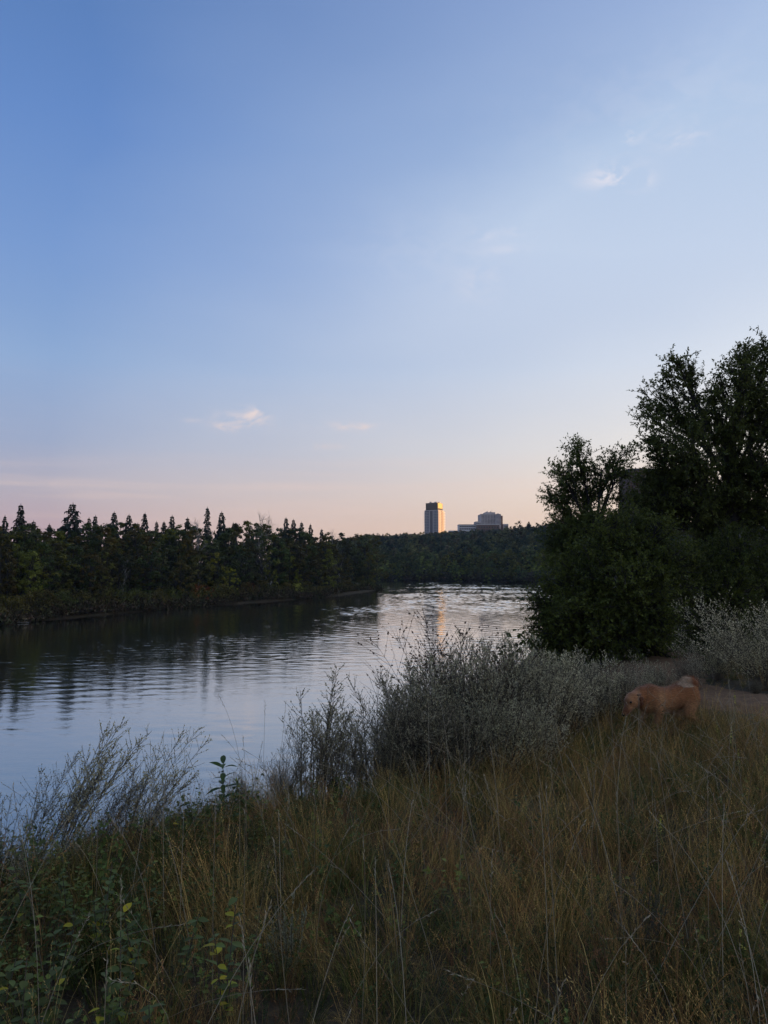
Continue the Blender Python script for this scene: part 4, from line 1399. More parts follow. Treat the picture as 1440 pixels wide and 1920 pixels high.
def build_sage():
    A = [sage_mesh(600 + i, 1.1, 38, .34, (.02, 0), 1.0) for i in range(3)]
    LEAN = [sage_mesh(620 + i, 1.1, 15, .26, (.34, 0), 1.1, leaf=(.014, .008), bl=(.04, .20), start=.34) for i in range(2)]
    SPIRE = [sage_mesh(640 + i, 1.1, 17, .15, (.02, 0), 1.2, bl=(.04, .15)) for i in range(2)]
    DENSE = [sage_mesh(660 + i, 1.0, 58, .36, (.0, 0), 1.25, leaf=(.015, .006), bl=(.04, .19), per=7, nb=24) for i in range(3)]
    TWIG = sage_mesh(680, 1.3, 26, .45, (.0, 0), .5, leaf=(.022, .012), bl=(.08, .36), mat=M_TWIGLEAF, nb=16)
    BIG = sage_mesh(690, 1.4, 60, .75, (-.05, 0), 1.0, leaf=(.021, .010), bl=(.08, .26), nb=26)
    g = None
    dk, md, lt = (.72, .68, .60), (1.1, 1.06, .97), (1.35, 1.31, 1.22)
    sage_at(LEAN[0], 'wormwood_plant', 'tall wispy grey weed at the left, leaning right over the water', 120, 5.0, 1310, 1.1, (1.15, 1.08, .96), 0)
    sage_at(LEAN[1], 'wormwood_plant', 'thin wispy weed just left of the tall leaning one', 75, 5.1, 1395, 1.1, dk, .4)
    sage_at(LEAN[1], 'wormwood_plant', 'leaning wispy weed left of the dark leafy thistle', 262, 5.2, 1335, 1.1, (1.15, 1.08, .96), -.2)
    sage_at(LEAN[0], 'wormwood_plant', 'low sparse weed between the two tall leaning wispy weeds', 200, 5.3, 1410, 1.1, dk, .2)
    sage_at(A[0], 'wormwood_plant', 'pale silvery weed clump low at the left edge of the grass', 70, 4.4, 1560, 1.1, md, 1)
    sage_at(A[1], 'wormwood_plant', 'pale bushy weed clump under the tall leaning wispy weed', 170, 4.7, 1530, 1.1, md, 2, wide=1.2)
    sage_at(SPIRE[0], 'wormwood_plant', 'thin dark weed stalk at the left photo edge', 8, 4.5, 1432, 1.1, dk, 1)
    sage_at(SPIRE[1], 'wormwood_plant', 'tall narrow dark weed alone against the river in the middle', 600, 6.7, 1225, 1.1, dk, 0, wide=1.25)
    sage_at(SPIRE[0], 'wormwood_plant', 'narrow weed close on the right of the tall lone one', 638, 6.8, 1290, 1.1, dk, 1.5)
    sage_at(A[2], 'wormwood_plant', 'small drooping weed left of the tall lone narrow one', 535, 6.3, 1382, 1.1, dk, 2)
    sage_at(LEAN[0], 'wormwood_plant', 'low wispy weed between thistle and small drooping weed', 478, 6.0, 1430, 1.1, dk, 2.8)
    sage_at(A[0], 'wormwood_plant', 'open spiky weed between the tall lone one and the big grey thicket', 700, 7.4, 1250, 1.1, dk, 0)
    sage_at(A[1], 'wormwood_plant', 'dark spiky weed at the left end of the big grey thicket', 768, 7.8, 1205, 1.1, dk, 1.2)
    sage_at(TWIG, 'twiggy_shrub', 'tall reddish twiggy shrub rising out of the grey thicket before the orange reflection', 850, 8.4, 1130, 1.3, (1, .85, .8), .5, 'shrub')
    sage_at(TWIG, 'twiggy_shrub', 'second reddish twiggy shrub, lower, right of the tall twiggy one', 912, 8.8, 1150, 1.3, (.9, .85, .8), 2.5, 'shrub')
    sage_at(SPIRE[0], 'wormwood_plant', 'tallest pointed weed spire in the grey thicket', 950, 8.6, 1146, 1.1, dk, 0)
    sage_at(SPIRE[1], 'wormwood_plant', 'pointed weed spire left of the tallest spire in the thicket', 890, 8.3, 1172, 1.1, dk, 2)
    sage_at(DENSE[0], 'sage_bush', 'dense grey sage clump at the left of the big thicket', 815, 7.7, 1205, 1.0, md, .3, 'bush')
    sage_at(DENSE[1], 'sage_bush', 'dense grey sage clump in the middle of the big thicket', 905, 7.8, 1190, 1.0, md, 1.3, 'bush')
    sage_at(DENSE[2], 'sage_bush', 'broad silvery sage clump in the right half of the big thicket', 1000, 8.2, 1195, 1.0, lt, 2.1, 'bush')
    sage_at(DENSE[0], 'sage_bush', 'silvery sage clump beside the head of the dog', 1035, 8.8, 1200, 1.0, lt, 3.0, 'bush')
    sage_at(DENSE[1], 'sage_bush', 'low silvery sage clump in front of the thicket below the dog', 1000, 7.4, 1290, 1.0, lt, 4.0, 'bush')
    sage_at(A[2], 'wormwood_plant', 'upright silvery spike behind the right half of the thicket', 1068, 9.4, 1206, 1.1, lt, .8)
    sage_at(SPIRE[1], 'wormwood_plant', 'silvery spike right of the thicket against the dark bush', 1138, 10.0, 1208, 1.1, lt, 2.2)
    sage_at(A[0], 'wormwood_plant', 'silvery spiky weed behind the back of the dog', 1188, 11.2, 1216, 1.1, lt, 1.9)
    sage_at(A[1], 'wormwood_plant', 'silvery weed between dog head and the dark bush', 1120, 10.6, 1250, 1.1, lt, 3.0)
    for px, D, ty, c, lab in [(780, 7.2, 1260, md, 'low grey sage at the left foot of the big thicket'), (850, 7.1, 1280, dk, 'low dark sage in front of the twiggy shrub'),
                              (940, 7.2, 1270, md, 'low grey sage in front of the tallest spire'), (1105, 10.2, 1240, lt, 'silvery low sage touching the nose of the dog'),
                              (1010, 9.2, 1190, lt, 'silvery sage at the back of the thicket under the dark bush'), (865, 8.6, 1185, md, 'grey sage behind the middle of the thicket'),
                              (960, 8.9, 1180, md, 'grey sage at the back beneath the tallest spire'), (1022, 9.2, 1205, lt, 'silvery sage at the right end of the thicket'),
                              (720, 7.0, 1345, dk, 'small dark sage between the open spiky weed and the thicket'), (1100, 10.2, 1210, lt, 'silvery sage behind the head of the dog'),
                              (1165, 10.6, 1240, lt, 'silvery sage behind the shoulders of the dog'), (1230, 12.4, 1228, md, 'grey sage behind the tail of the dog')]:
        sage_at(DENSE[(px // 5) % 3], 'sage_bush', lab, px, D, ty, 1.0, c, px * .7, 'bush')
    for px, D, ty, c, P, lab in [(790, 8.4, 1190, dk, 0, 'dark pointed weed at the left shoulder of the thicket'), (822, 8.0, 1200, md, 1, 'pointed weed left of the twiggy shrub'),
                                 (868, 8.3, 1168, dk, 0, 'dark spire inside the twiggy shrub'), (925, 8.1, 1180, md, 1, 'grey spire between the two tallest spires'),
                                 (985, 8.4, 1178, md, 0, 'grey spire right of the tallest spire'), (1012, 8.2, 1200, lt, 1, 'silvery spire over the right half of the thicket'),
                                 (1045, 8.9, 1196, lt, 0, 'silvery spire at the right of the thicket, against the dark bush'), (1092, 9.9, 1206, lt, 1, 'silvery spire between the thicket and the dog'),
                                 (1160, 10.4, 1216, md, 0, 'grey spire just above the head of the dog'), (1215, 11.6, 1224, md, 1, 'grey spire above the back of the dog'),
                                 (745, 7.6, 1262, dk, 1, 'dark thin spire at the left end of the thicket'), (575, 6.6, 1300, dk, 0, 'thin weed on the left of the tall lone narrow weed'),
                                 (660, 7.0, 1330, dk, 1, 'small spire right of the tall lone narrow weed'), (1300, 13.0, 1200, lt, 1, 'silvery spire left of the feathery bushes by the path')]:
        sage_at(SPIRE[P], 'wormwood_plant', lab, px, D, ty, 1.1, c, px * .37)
    sage_at(BIG, 'sage_bush', 'large pale feathery sage bush at the right photo edge', 1425, 13.4, 1098, 1.4, (1.4, 1.35, 1.25), .5, 'bush')
    sage_at(BIG, 'sage_bush', 'feathery sage bush left of the largest one, above the path', 1335, 14.6, 1168, 1.4, (1.15, 1.1, 1.0), 2.4, 'bush')
    sage_at(DENSE[2], 'sage_bush', 'small grey sage at the far side of the path by the tail of the dog', 1280, 13.6, 1215, 1.0, md, 1.0, 'bush')
    sage_at(DENSE[1], 'sage_bush', 'low grey tuft beside the dirt path at the right edge', 1405, 12.6, 1262, 1.0, dk, 1.0, 'bush')


build_sage()


# ------------------------------------------------------------------ leafy herbs whose leaves can be told apart
def leaf_mesh(ln, wd, mat, seed):
    r = rng(seed)
    t = np.array([0, .12, .32, .55, .78, 1.0])
    wv = np.array([.04, .55, .95, 1.0, .62, .02]) * wd / 2
    y = t * ln
    z = -.22 * ln * t ** 2 + .02 * ln * np.sin(t * 5 + seed)
    mb = MB()
    V = np.stack([np.stack([-wv, y, z + wv * .28], -1), np.stack([wv * 0, y, z], -1), np.stack([wv, y, z + wv * .28], -1)], 1)
    i = np.arange(18).reshape(6, 3)
    q = np.concatenate([np.stack([i[:-1, 0], i[:-1, 1], i[1:, 1], i[1:, 0]], -1), np.stack([i[:-1, 1], i[:-1, 2], i[1:, 2], i[1:, 1]], -1)])
    mb.add(V.reshape(-1, 3), q, tint=r.uniform(.2, .8))
    return mb.mesh('leaf', mat, True)


def build_herbs():
    r = rng(31)
    LV = [leaf_mesh(.058, .036, M_LEAF, 1), leaf_mesh(.050, .034, M_LEAF, 2), leaf_mesh(.066, .038, M_LEAF, 3)]
    TH = [leaf_mesh(.16, .05, M_LEAF, 4), leaf_mesh(.13, .045, M_LEAF, 5)]

    def herb(name, label, px, D, top_y, nst, npair, leafs, yellow=0.0, sc=1.0, spread=.22, color=(1, 1, 1)):
        x = (px - 720) / F * D
        z = float(ground_z(x, D))
        h = EYE[2] + (1058 - top_y) / F * D - z
        h = float(np.clip(h, .25, 1.4))
        root = empty(name, (x, D, z))
        tag(root, label, 'plant')
        for s in range(nst):
            a = r.uniform(0, 6.28)
            hh = h * (1 if s == 0 else r.uniform(.6, .95))
            k = np.linspace(0, 1, 6)
            q = np.stack([math.cos(a) * spread * hh * k ** 1.4, math.sin(a) * spread * hh * k ** 1.4, -.05 + (hh + .05) * k], -1)
            mb = MB()
            mb.tubes(q, np.linspace(.0035, .0015, 6), 4)
            link('stem', mb.mesh('stem', M_STEM), root)
            for j in range(npair):
                t = .28 + .72 * (j + r.uniform(0, .5)) / npair
                p = [float(np.interp(t, k, q[:, m])) for m in range(3)]
                az = (j % 2) * PI / 2 + r.uniform(-.4, .4) + a
                for side in (0, PI):
                    o = link('leaf', leafs[r.randint(len(leafs))], root)
                    o.location = p
                    o.rotation_euler = (r.uniform(-.15, .6), r.uniform(-.3, .3), az + side + r.uniform(-.3, .3))
                    v = sc * r.uniform(.75, 1.25) * (1.05 - .35 * t)
                    o.scale = (v, v, v)
                    if r.rand() < yellow:
                        yv = r.uniform(0, 1)
                        o.color = (2.2 + 2.2 * yv, 1.9 + .9 * yv, .7, 1)
                    else:
                        g = r.uniform(.6, 1.15)
                        o.color = (g * color[0], g * color[1], g * color[2], 1)
        return root
    for px, D, ty, nst, npair, ye, lab in [
            (65, 2.75, 1790, 2, 9, .02, 'dark green leafy herb in the bottom left corner'),
            (25, 3.3, 1650, 3, 8, .02, 'dark leafy herb at the left edge above the corner herb'),
            (150, 3.4, 1670, 2, 8, .08, 'green leafy herb with one yellow leaf, third in from the left edge'),
            (205, 3.6, 1618, 3, 9, .03, 'tallest broad leaved herb among the grass at lower left'),
            (245, 3.1, 1700, 2, 8, .12, 'leafy herb with yellow leaves low at left centre'),
            (275, 3.4, 1660, 2, 8, .2, 'yellowing herb just right of the tallest broad leaved herb'),
            (432, 3.1, 1668, 3, 8, .32, 'herb with a bright cluster of yellow leaves left of the dark hollow'),
            (305, 2.7, 1815, 2, 9, .0, 'grey-green leafy herb at the bottom, below the yellowing herbs'),
            (190, 2.7, 1840, 2, 8, .08, 'leafy herb at the bottom edge beside the corner herb'),
            (110, 3.0, 1745, 3, 8, .06, 'leafy herb between the corner herb and the yellowing herbs'), (235, 2.9, 1800, 3, 8, .1, 'leafy herb just left of the grey-green bottom herb'),
            (20, 2.9, 1735, 3, 8, .02, 'dark leafy herb at the left edge directly above the corner herb'), (350, 3.3, 1690, 2, 8, .1, 'small leafy herb between the yellowing herb and the bright yellow cluster'),
            (150, 3.9, 1610, 3, 8, .03, 'broad leaved herb left of the tallest one'), (80, 3.8, 1600, 3, 8, .02, 'dark leafy herb below the shoot at the left edge'),
            (30, 4.6, 1548, 4, 9, .0, 'dark leafy sapling against the water at the left edge'),
            (95, 4.4, 1570, 3, 9, .02, 'dark leafy shoot right of the sapling at the left edge')]:
        herb('leafy_herb', lab, px, D, ty, nst, npair, LV, ye)
    for px, D, ty, lab in [(345, 5.3, 1492, 'low dark leafy clump left of the thistle'), (385, 5.4, 1478, 'low dark leafy clump under the thistle'),
                           (300, 5.0, 1530, 'green leafy clump below the second leaning weed'), (470, 5.9, 1470, 'small leafy clump right of the thistle'),
                           (640, 6.6, 1440, 'leafy clump under the tall lone weed')]:
        herb('leafy_herb', lab, px, D, ty, 5, 7, LV, .02, 1.1, .4)
    herb('thistle', 'dark broad leaved thistle standing alone against the water', 425, 5.5, 1418, 1, 12, TH, 0, 1.0, .05, (.55, .7, .6))
    # grey woolly plant beside the dark hollow
    WO = sage_mesh(700, .5, 26, .5, (0, 0), 1.0, leaf=(.016, .007), bl=(.03, .08), per=8, nb=20)
    sage_at(WO, 'woolly_sage', 'small pale blue-grey woolly plant above the dark hollow in the grass', 548, 3.5, 1632, .5, (.6, .64, .62), 0, wide=.45)
    sage_at(WO, 'woolly_sage', 'faint grey woolly plant in the grass at lower right', 1180, 3.6, 1600, .5, (.35, .36, .34), 1, wide=.5)
    # yellow toadflax spikes
    for px, D, ty, n, lab in [(1363, 9.2, 1290, 16, 'yellow flower spike at the edge of the dirt path by the dog'), (1417, 9.4, 1318, 9, 'yellow flower spike on the dirt path at the right edge'),
                              (1334, 8.0, 1345, 10, 'small yellow flower spike in grass behind the dog'), (1360, 7.4, 1358, 18, 'full yellow flower spike in the grass below the path'),
                              (1372, 6.6, 1395, 14, 'yellow flower spike below the full one'), (1418, 6.4, 1405, 14, 'yellow flower spike near the right edge below the path'),
                              (1228, 4.8, 1508, 14, 'pale yellow flower spike alone in the grass at right centre'), (1428, 4.6, 1528, 16, 'yellow flower spike at the right edge in the middle of the grass'),
                              (1395, 3.9, 1655, 9, 'low yellow flower spike near the right edge'), (1365, 3.4, 1705, 8, 'lowest yellow flower spike in the right grass')]:
        x = (px - 720) / F * D
        z = float(ground_z(x, D))
        h = EYE[2] + (1058 - ty) / F * D - z
        root = empty('toadflax', (x, D, z))
        tag(root, lab, 'flower')
        k = np.linspace(0, 1, 5)
        q = np.stack([.03 * np.sin(k * 3 + px), .03 * np.cos(k * 2 + px) - .03, h * k], -1)
        mb = MB()
        mb.tubes(q, np.linspace(.0028, .001, 5), 4)
        link('stem', mb.mesh('stem', M_LEAF), root)
        lm = MB()
        tl = r.uniform(.2, .9, 36)
        lp = np.stack([np.interp(tl, k, q[:, m]) for m in range(3)], -1)
        lax = r.normal(size=(36, 3)) + [0, 0, .9]
        lm.leaves(lp, lax, r.normal(size=(36, 3)), .035, .004)
        link('foliage', lm.mesh('foliage', M_LEAF), root)
        fm = MB()
        tf = np.sort(r.uniform(.62, 1.0, n)) ** .8
        fp = np.stack([np.interp(tf, k, q[:, m]) for m in range(3)], -1)
        for m in range(3):
            fa = r.normal(size=(n, 3)) + [0, 0, .2]
            fm.leaves(fp, fa, r.normal(size=(n, 3)), r.uniform(.009, .018, n), .007, tint=r.uniform(.2, 1, n), fold=.3)
        o = link('blossoms', fm.mesh('blossoms', M_YELLOW), root)


build_herbs()


# ------------------------------------------------------------------ the dog
def build_dog():
    r = rng(41)

    def blob_mesh(name, chains, voxel, smooth_it):
        bm = bmesh.new()
        for ch in chains:
            for (p0, r0), (p1, r1) in zip(ch[:-1], ch[1:]):
                p0, p1, r0, r1 = [np.array(v, float) * np.ones(3) for v in (p0, p1, r0, r1)]
                n = max(2, int(np.linalg.norm(p1 - p0) / .02))
                for t in np.linspace(0, 1, n):
                    mtx = Matrix.Translation(Vector(p0 + (p1 - p0) * t)) @ Matrix.Diagonal(Vector(r0 + (r1 - r0) * t)).to_4x4()
                    bmesh.ops.create_icosphere(bm, subdivisions=2, radius=1.0, matrix=mtx)
        me = bpy.data.meshes.new(name)
        bm.to_mesh(me)
        bm.free()
        ob = bpy.data.objects.new(name, me)
        COL.objects.link(ob)
        rm = ob.modifiers.new('r', 'REMESH')
        rm.mode = 'VOXEL'
        rm.voxel_size = voxel
        sm = ob.modifiers.new('s', 'SMOOTH')
        sm.iterations = smooth_it
        sm.factor = .5
        dg = bpy.context.evaluated_depsgraph_get()
        dg.update()
        out = bpy.data.meshes.new_from_object(ob.evaluated_get(dg))
        bpy.data.objects.remove(ob)
        bpy.data.meshes.remove(me)
        out.name = name
        for p in out.polygons:
            p.use_smooth = True
        return out
    # local frame: +x forward, +y the dog's left, z up, feet at z = 0
    chains = [
        [((-.31, 0, .470), (.150, .125, .155)), ((-.19, 0, .455), (.14, .115, .135)), ((-.02, 0, .415), (.135, .125, .14)), ((.10, 0, .42), (.13, .13, .155)), ((.20, .0, .44), (.13, .135, .170)), ((.29, .01, .43), (.10, .10, .13))],
        [((.21, .0, .50), (.09, .085, .09)), ((.33, .02, .50), (.085, .075, .09)), ((.43, .05, .47), (.078, .07, .08))],               # neck
        [((.46, .06, .455), (.098, .094, .090)), ((.505, .075, .43), (.086, .084, .078))],                                           # skull
        [((.53, .085, .395), (.062, .056, .056)), ((.59, .105, .34), (.050, .044, .042)), ((.622, .115, .308), (.038, .034, .032))],  # muzzle
        [((.53, .085, .36), (.03, .028, .02)), ((.58, .10, .31), (.022, .02, .016))],                                                 # jaw
        # hind legs: thigh, shank to the hock, metatarsus, paw
        [((-.32, .08, .43), (.10, .06, .12)), ((-.27, .095, .30), (.07, .05, .08)), ((-.235, .095, .25), .045), ((-.39, .095, .155), .027), ((-.375, .095, .04), .022), ((-.345, .095, .022), (.035, .026, .02))],
        [((-.32, -.08, .43), (.10, .06, .12)), ((-.24, -.095, .30), (.07, .05, .08)), ((-.20, -.095, .25), .045), ((-.33, -.095, .155), .027), ((-.30, -.095, .04), .022), ((-.27, -.095, .022), (.035, .026, .02))],
        # fore legs
        [((.19, .095, .42), (.07, .05, .10)), ((.15, .10, .29), .042), ((.185, .10, .16), .028), ((.18, .10, .04), .023), ((.205, .10, .022), (.036, .028, .02))],
        [((.19, -.095, .42), (.07, .05, .10)), ((.17, -.10, .29), .042), ((.24, -.10, .16), .028), ((.25, -.10, .04), .023), ((.275, -.10, .022), (.036, .028, .02))],
        # tail curled up and forward
        [((-.39, 0, .515), .038), ((-.44, 0, .575), .036), ((-.435, .01, .595), .036), ((-.375, .02, .63), .037), ((-.30, .025, .635), .036), ((-.25, .025, .60), .028), ((-.235, .025, .56), .016)],
    ]
    body = blob_mesh('dog', chains, .011, 5)

    def coat(me, ear=False):
        m_ = me.attributes.new('coat', 'FLOAT_COLOR', 'POINT')
        co = np.zeros(len(me.vertices) * 3, np.float32)
        me.vertices.foreach_get('co', co)
        co = co.reshape(-1, 3)
        tan, pale, rust, white = np.array([.47, .195, .07]), np.array([.62, .34, .15]), np.array([.26, .09, .034]), np.array([.66, .47, .30])
        c = np.tile(tan, (len(co), 1))
        bl = lambda c, col, f: c * (1 - f[:, None]) + col * f[:, None]
        sm = lambda v, a, b: np.clip((v - a) / (b - a), 0, 1)
        n = bumps(co[:, 0], co[:, 2], .12, 9) * .5 + .5
        c = bl(c, rust, sm(co[:, 2], .50, .58) * .7 * (co[:, 0] > -.36))
        c = bl(c, rust, n * .35)
        c = bl(c, pale, sm(-co[:, 2], -.47, -.36) * .5 * (np.abs(co[:, 0]) < .35))
        c = bl(c, pale, np.exp(-((co[:, 0] - .13) ** 2 + (co[:, 2] - .47) ** 2) / .004) * .8)           # lighter shoulder stripe
        c = bl(c, white, sm(-co[:, 2], -.33, -.29) * (co[:, 0] < .22) * (np.abs(co[:, 1]) < .075))         # belly
        c = bl(c, pale, sm(-co[:, 2], -.10, -.04) * .7)                                                  # paws
        tail = (co[:, 0] < -.2) & (co[:, 2] > .56)
        c = bl(c, white, tail * sm(co[:, 0], -.375, -.335) * .95)
        face = co[:, 0] > .42
        c = bl(c, pale, face * .15)
        c = bl(c, rust * .45, sm(co[:, 0], .545, .60) * .85)
        c = bl(c, rust * .7, ((co[:, 0] > .50) & (co[:, 2] < .36)) * .6)
        c = bl(c, rust * .8, np.exp(-((co[:, 0] + .12) ** 2) / .006) * sm(co[:, 2], .46, .40) * .5)   # darker flank hollow
        if ear:
            c = np.tile(rust * .62, (len(co), 1))
        m_.data.foreach_set('color', np.concatenate([c, np.ones((len(co), 1))], 1).astype(np.float32).ravel())
        return c
    c = coat(body)
    m, nt, p, out = new_mat('dog_coat')
    at = N(nt, 'ShaderNodeAttribute', attribute_name='coat')
    tc = N(nt, 'ShaderNodeTexCoord')
    mp = N(nt, 'ShaderNodeMapping')
    L(nt, tc.outputs['Object'], mp.inputs[0])
    mp.inputs['Scale'].default_value = (30, 90, 90)
    nz = N(nt, 'ShaderNodeTexNoise')
    L(nt, mp.outputs[0], nz.inputs['Vector'])
    nz.inputs['Scale'].default_value = 1.0
    nz.inputs['Detail'].default_value = 4
    L(nt, mix_rgb(nt, 1.0, at.outputs['Color'], ramp(nt, nz.outputs['Fac'], [(.3, (.7, .68, .66)), (.7, (1.2, 1.2, 1.2))]), 'MULTIPLY'), p.inputs['Base Color'])
    p.inputs['Roughness'].default_value = .75
    p.inputs['Specular IOR Level'].default_value = .2
    p.inputs['Sheen Weight'].default_value = .2
    bp = N(nt, 'ShaderNodeBump')
    bp.inputs['Distance'].default_value = .006
    L(nt, nz.outputs['Fac'], bp.inputs['Height'])
    L(nt, bp.outputs[0], p.inputs['Normal'])
    body.materials.append(m)
    x, y = 3.42, 9.25
    z = float(ground_z(x, y))
    root = link('dog', body)
    root.location = (x, y, z - .015)
    root.rotation_euler = (0, 0, math.radians(180 + 17))
    root.scale = (1.04,) * 3
    tag(root, 'tan dog with white tail tip, head lowered, sniffing in tall grass by the path', 'dog')
    # short coat: small hair blades standing off the skin
    nv = len(body.vertices)
    co = np.zeros(nv * 3, np.float32)
    no = np.zeros(nv * 3, np.float32)
    body.vertices.foreach_get('co', co)
    body.vertex_normals.foreach_get('vector', no)
    co, no = co.reshape(-1, 3), no.reshape(-1, 3)
    keep = np.where((r.rand(nv) < min(1, 30000 / nv)) & (co[:, 2] > .05) & ~((co[:, 0] > .55)))[0]
    co, no, cc = co[keep], no[keep], c[keep]
    flow = np.tile([-1.0, 0, -.35], (len(keep), 1))
    flow[(co[:, 0] < -.2) & (co[:, 2] > .56)] = [.6, 0, .3]
    d = unit(no * .45 + unit(flow - (flow * no).sum(1, keepdims=True) * no) * .8 + r.normal(size=no.shape) * .18)
    ln = np.where(co[:, 0] > .42, .012, .034) * r.uniform(.6, 1.3, len(keep))
    ln[(co[:, 0] < -.2) & (co[:, 2] > .56)] *= 1.7
    fm = MB()
    fm.leaves(co - no * .002, d, no, ln, .0035, fold=.1)
    fme = fm.mesh('fur', m)
    fa = fme.attributes.new('coat', 'FLOAT_COLOR', 'POINT')
    cv = np.repeat(cc * r.uniform(.6, 1.35, (len(keep), 1)), 4, axis=0)
    fa.data.foreach_set('color', np.concatenate([cv, np.ones((len(cv), 1))], 1).astype(np.float32).ravel())
    link('fur', fme, root)
    # ears, eyes, nose
    mblack = flat_mat('dog_nose', (.012, .010, .010), .3)
    meye = flat_mat('dog_eye', (.010, .006, .004), .08)
    for s in (1, -1):
        bx, by = .435, .062
        e = blob_mesh('ear', [[((bx, by + s * .068, .515), (.034, .016, .016)), ((bx - .012, by + s * .092, .475), (.036, .012, .028)), ((bx - .012, by + s * .098, .43), (.024, .010, .024)), ((bx - .004, by + s * .096, .405), (.010, .008, .010))]], .006, 3)
        coat(e, True)
        e.materials.append(m)
        link('ear', e, root)
        bm = bmesh.new()
        bmesh.ops.create_icosphere(bm, subdivisions=2, radius=.0135, matrix=Matrix.Translation((.555, .090 + s * .052, .440)))
        me = bpy.data.meshes.new('eye')
        bm.to_mesh(me)
        bm.free()
        me.materials.append(meye)
        link('eye', me, root)
    nmesh = blob_mesh('nose', [[((.645, .122, .302), (.020, .022, .018)), ((.64, .122, .288), (.010, .014, .010))]], .005, 2)
    nmesh.materials.append(mblack)
    link('nose', nmesh, root)
    mm = blob_mesh('mouth', [[((.555, .128, .325), (.012, .006, .004)), ((.60, .137, .296), (.012, .006, .004))]], .004, 2)
    mm.materials.append(mblack)
    link('mouth', mm, root)


build_dog()


# ------------------------------------------------------------------ grass
def tuft_mesh(seed, kind):
    r = rng(seed)
    mb = MB()

    def blades(n, l0, l1, bend, rad, w0, tint=(.2, .9), k=5, lean=.25):
        a = r.uniform(0, 2 * PI, n)
        q = np.sqrt(r.uniform(0, 1, n)) * rad
        ln = r.uniform(l0, l1, n)
        b = r.uniform(.2, 1, n) * bend
        u = np.linspace(0, 1, k)
        da = a + r.normal(size=n) * .7
        dx = lean * r.uniform(.2, 1, n)[:, None] * u + b[:, None] * u ** 2.3
        zz = u * (1 - .18 * b[:, None] * u) - (b[:, None] * .55) * u ** 3.2
        P = np.stack([(np.cos(a) * q)[:, None] + np.cos(da)[:, None] * dx * ln[:, None],
                      (np.sin(a) * q)[:, None] + np.sin(da)[:, None] * dx * ln[:, None], zz * ln[:, None] - .03], -1)
        sa = r.uniform(0, 2 * PI, n)
        side = np.stack([np.cos(sa), np.sin(sa), sa * 0], -1)
        W = w0 * r.uniform(.6, 1.3, n)[:, None] * (1 - u ** 2.2 * .93)
        mb.ribbons(P, W, side, tint=r.uniform(tint[0], tint[1], n))
        return P
    if kind == 'green':
        blades(34, .22, .50, .55, .10, .0055, (.1, .7))
        blades(8, .4, .62, .3, .07, .0032, (.4, .9))
    elif kind == 'straw':
        P = blades(14, .42, .80, .22, .09, .0024, (.5, 1.0), lean=.24)
        tops = P[:, -1]
        n = len(tops)
        for j in range(7):
            p = tops - (P[:, -1] - P[:, -2]) * (j * .11)
            mb.leaves(p, unit(P[:, -1] - P[:, -2]) + r.normal(size=(n, 3)) * .35, r.normal(size=(n, 3)), .018, .004, tint=r.uniform(.5, 1, n))
        blades(26, .2, .46, .5, .11, .0034, (.1, .7))
    elif kind == 'arch':
        blades(26, .34, .66, .95, .10, .0044, (.2, 1.0), k=7, lean=.3)
        blades(12, .2, .4, .7, .12, .004, (.0, .5))
    elif kind == 'head':
        P = blades(15, .38, .66, .42, .09, .0024, (.3, .9), lean=.2, k=6)
        d = unit(P[:, -1] - P[:, -2])
        for j in range(10):
            p = P[:, -1] - d * (j * .009)
            mb.leaves(p, d + r.normal(size=d.shape) * .5 + [0, 0, -.25], r.normal(size=d.shape), .016, .0045, tint=r.uniform(.4, 1, len(p)))
        blades(24, .2, .42, .6, .11, .0036, (.1, .7))
    elif kind == 'mat':
        blades(30, .10, .28, .9, .16, .004, (.0, .7), lean=.6)
    elif kind == 'weed':
        n = 7
        P = blades(n, .25, .52, .2, .09, .003, (.1, .4))
        for j in range(16):
            t = r.uniform(.25, 1, n)
            i = np.clip((t * 4).astype(int), 0, 3)
            p = P[np.arange(n), i] + (P[np.arange(n), i + 1] - P[np.arange(n), i]) * (t * 4 - i)[:, None]
            mb.leaves(p, r.normal(size=(n, 3)) + [0, 0, .4], r.normal(size=(n, 3)) + [0, 0, .6], r.uniform(.018, .04, n), .011, tint=r.uniform(.2, .9, n))
    elif kind == 'broad':
        n = 5
        P = blades(n, .30, .62, .15, .08, .004, (.1, .4))
        for j in range(9):
            t = r.uniform(.25, 1, n)
            i = np.clip((t * 4).astype(int), 0, 3)
            p = P[np.arange(n), i] + (P[np.arange(n), i + 1] - P[np.arange(n), i]) * (t * 4 - i)[:, None]
            ax = r.normal(size=(n, 3))
            ax[:, 2] = r.uniform(-.4, .4, n)
            sz = r.uniform(.030, .052, n)
            mb.leaves(p, ax, r.normal(size=(n, 3)) * .35 + [0, 0, 1], sz, sz * .66, tint=r.uniform(.2, .9, n))
    return mb.mesh('grass_tuft', M_GRASS)


M_GRASS = scatter_mat('grass_blades', .35, .6, .30, 1.9)


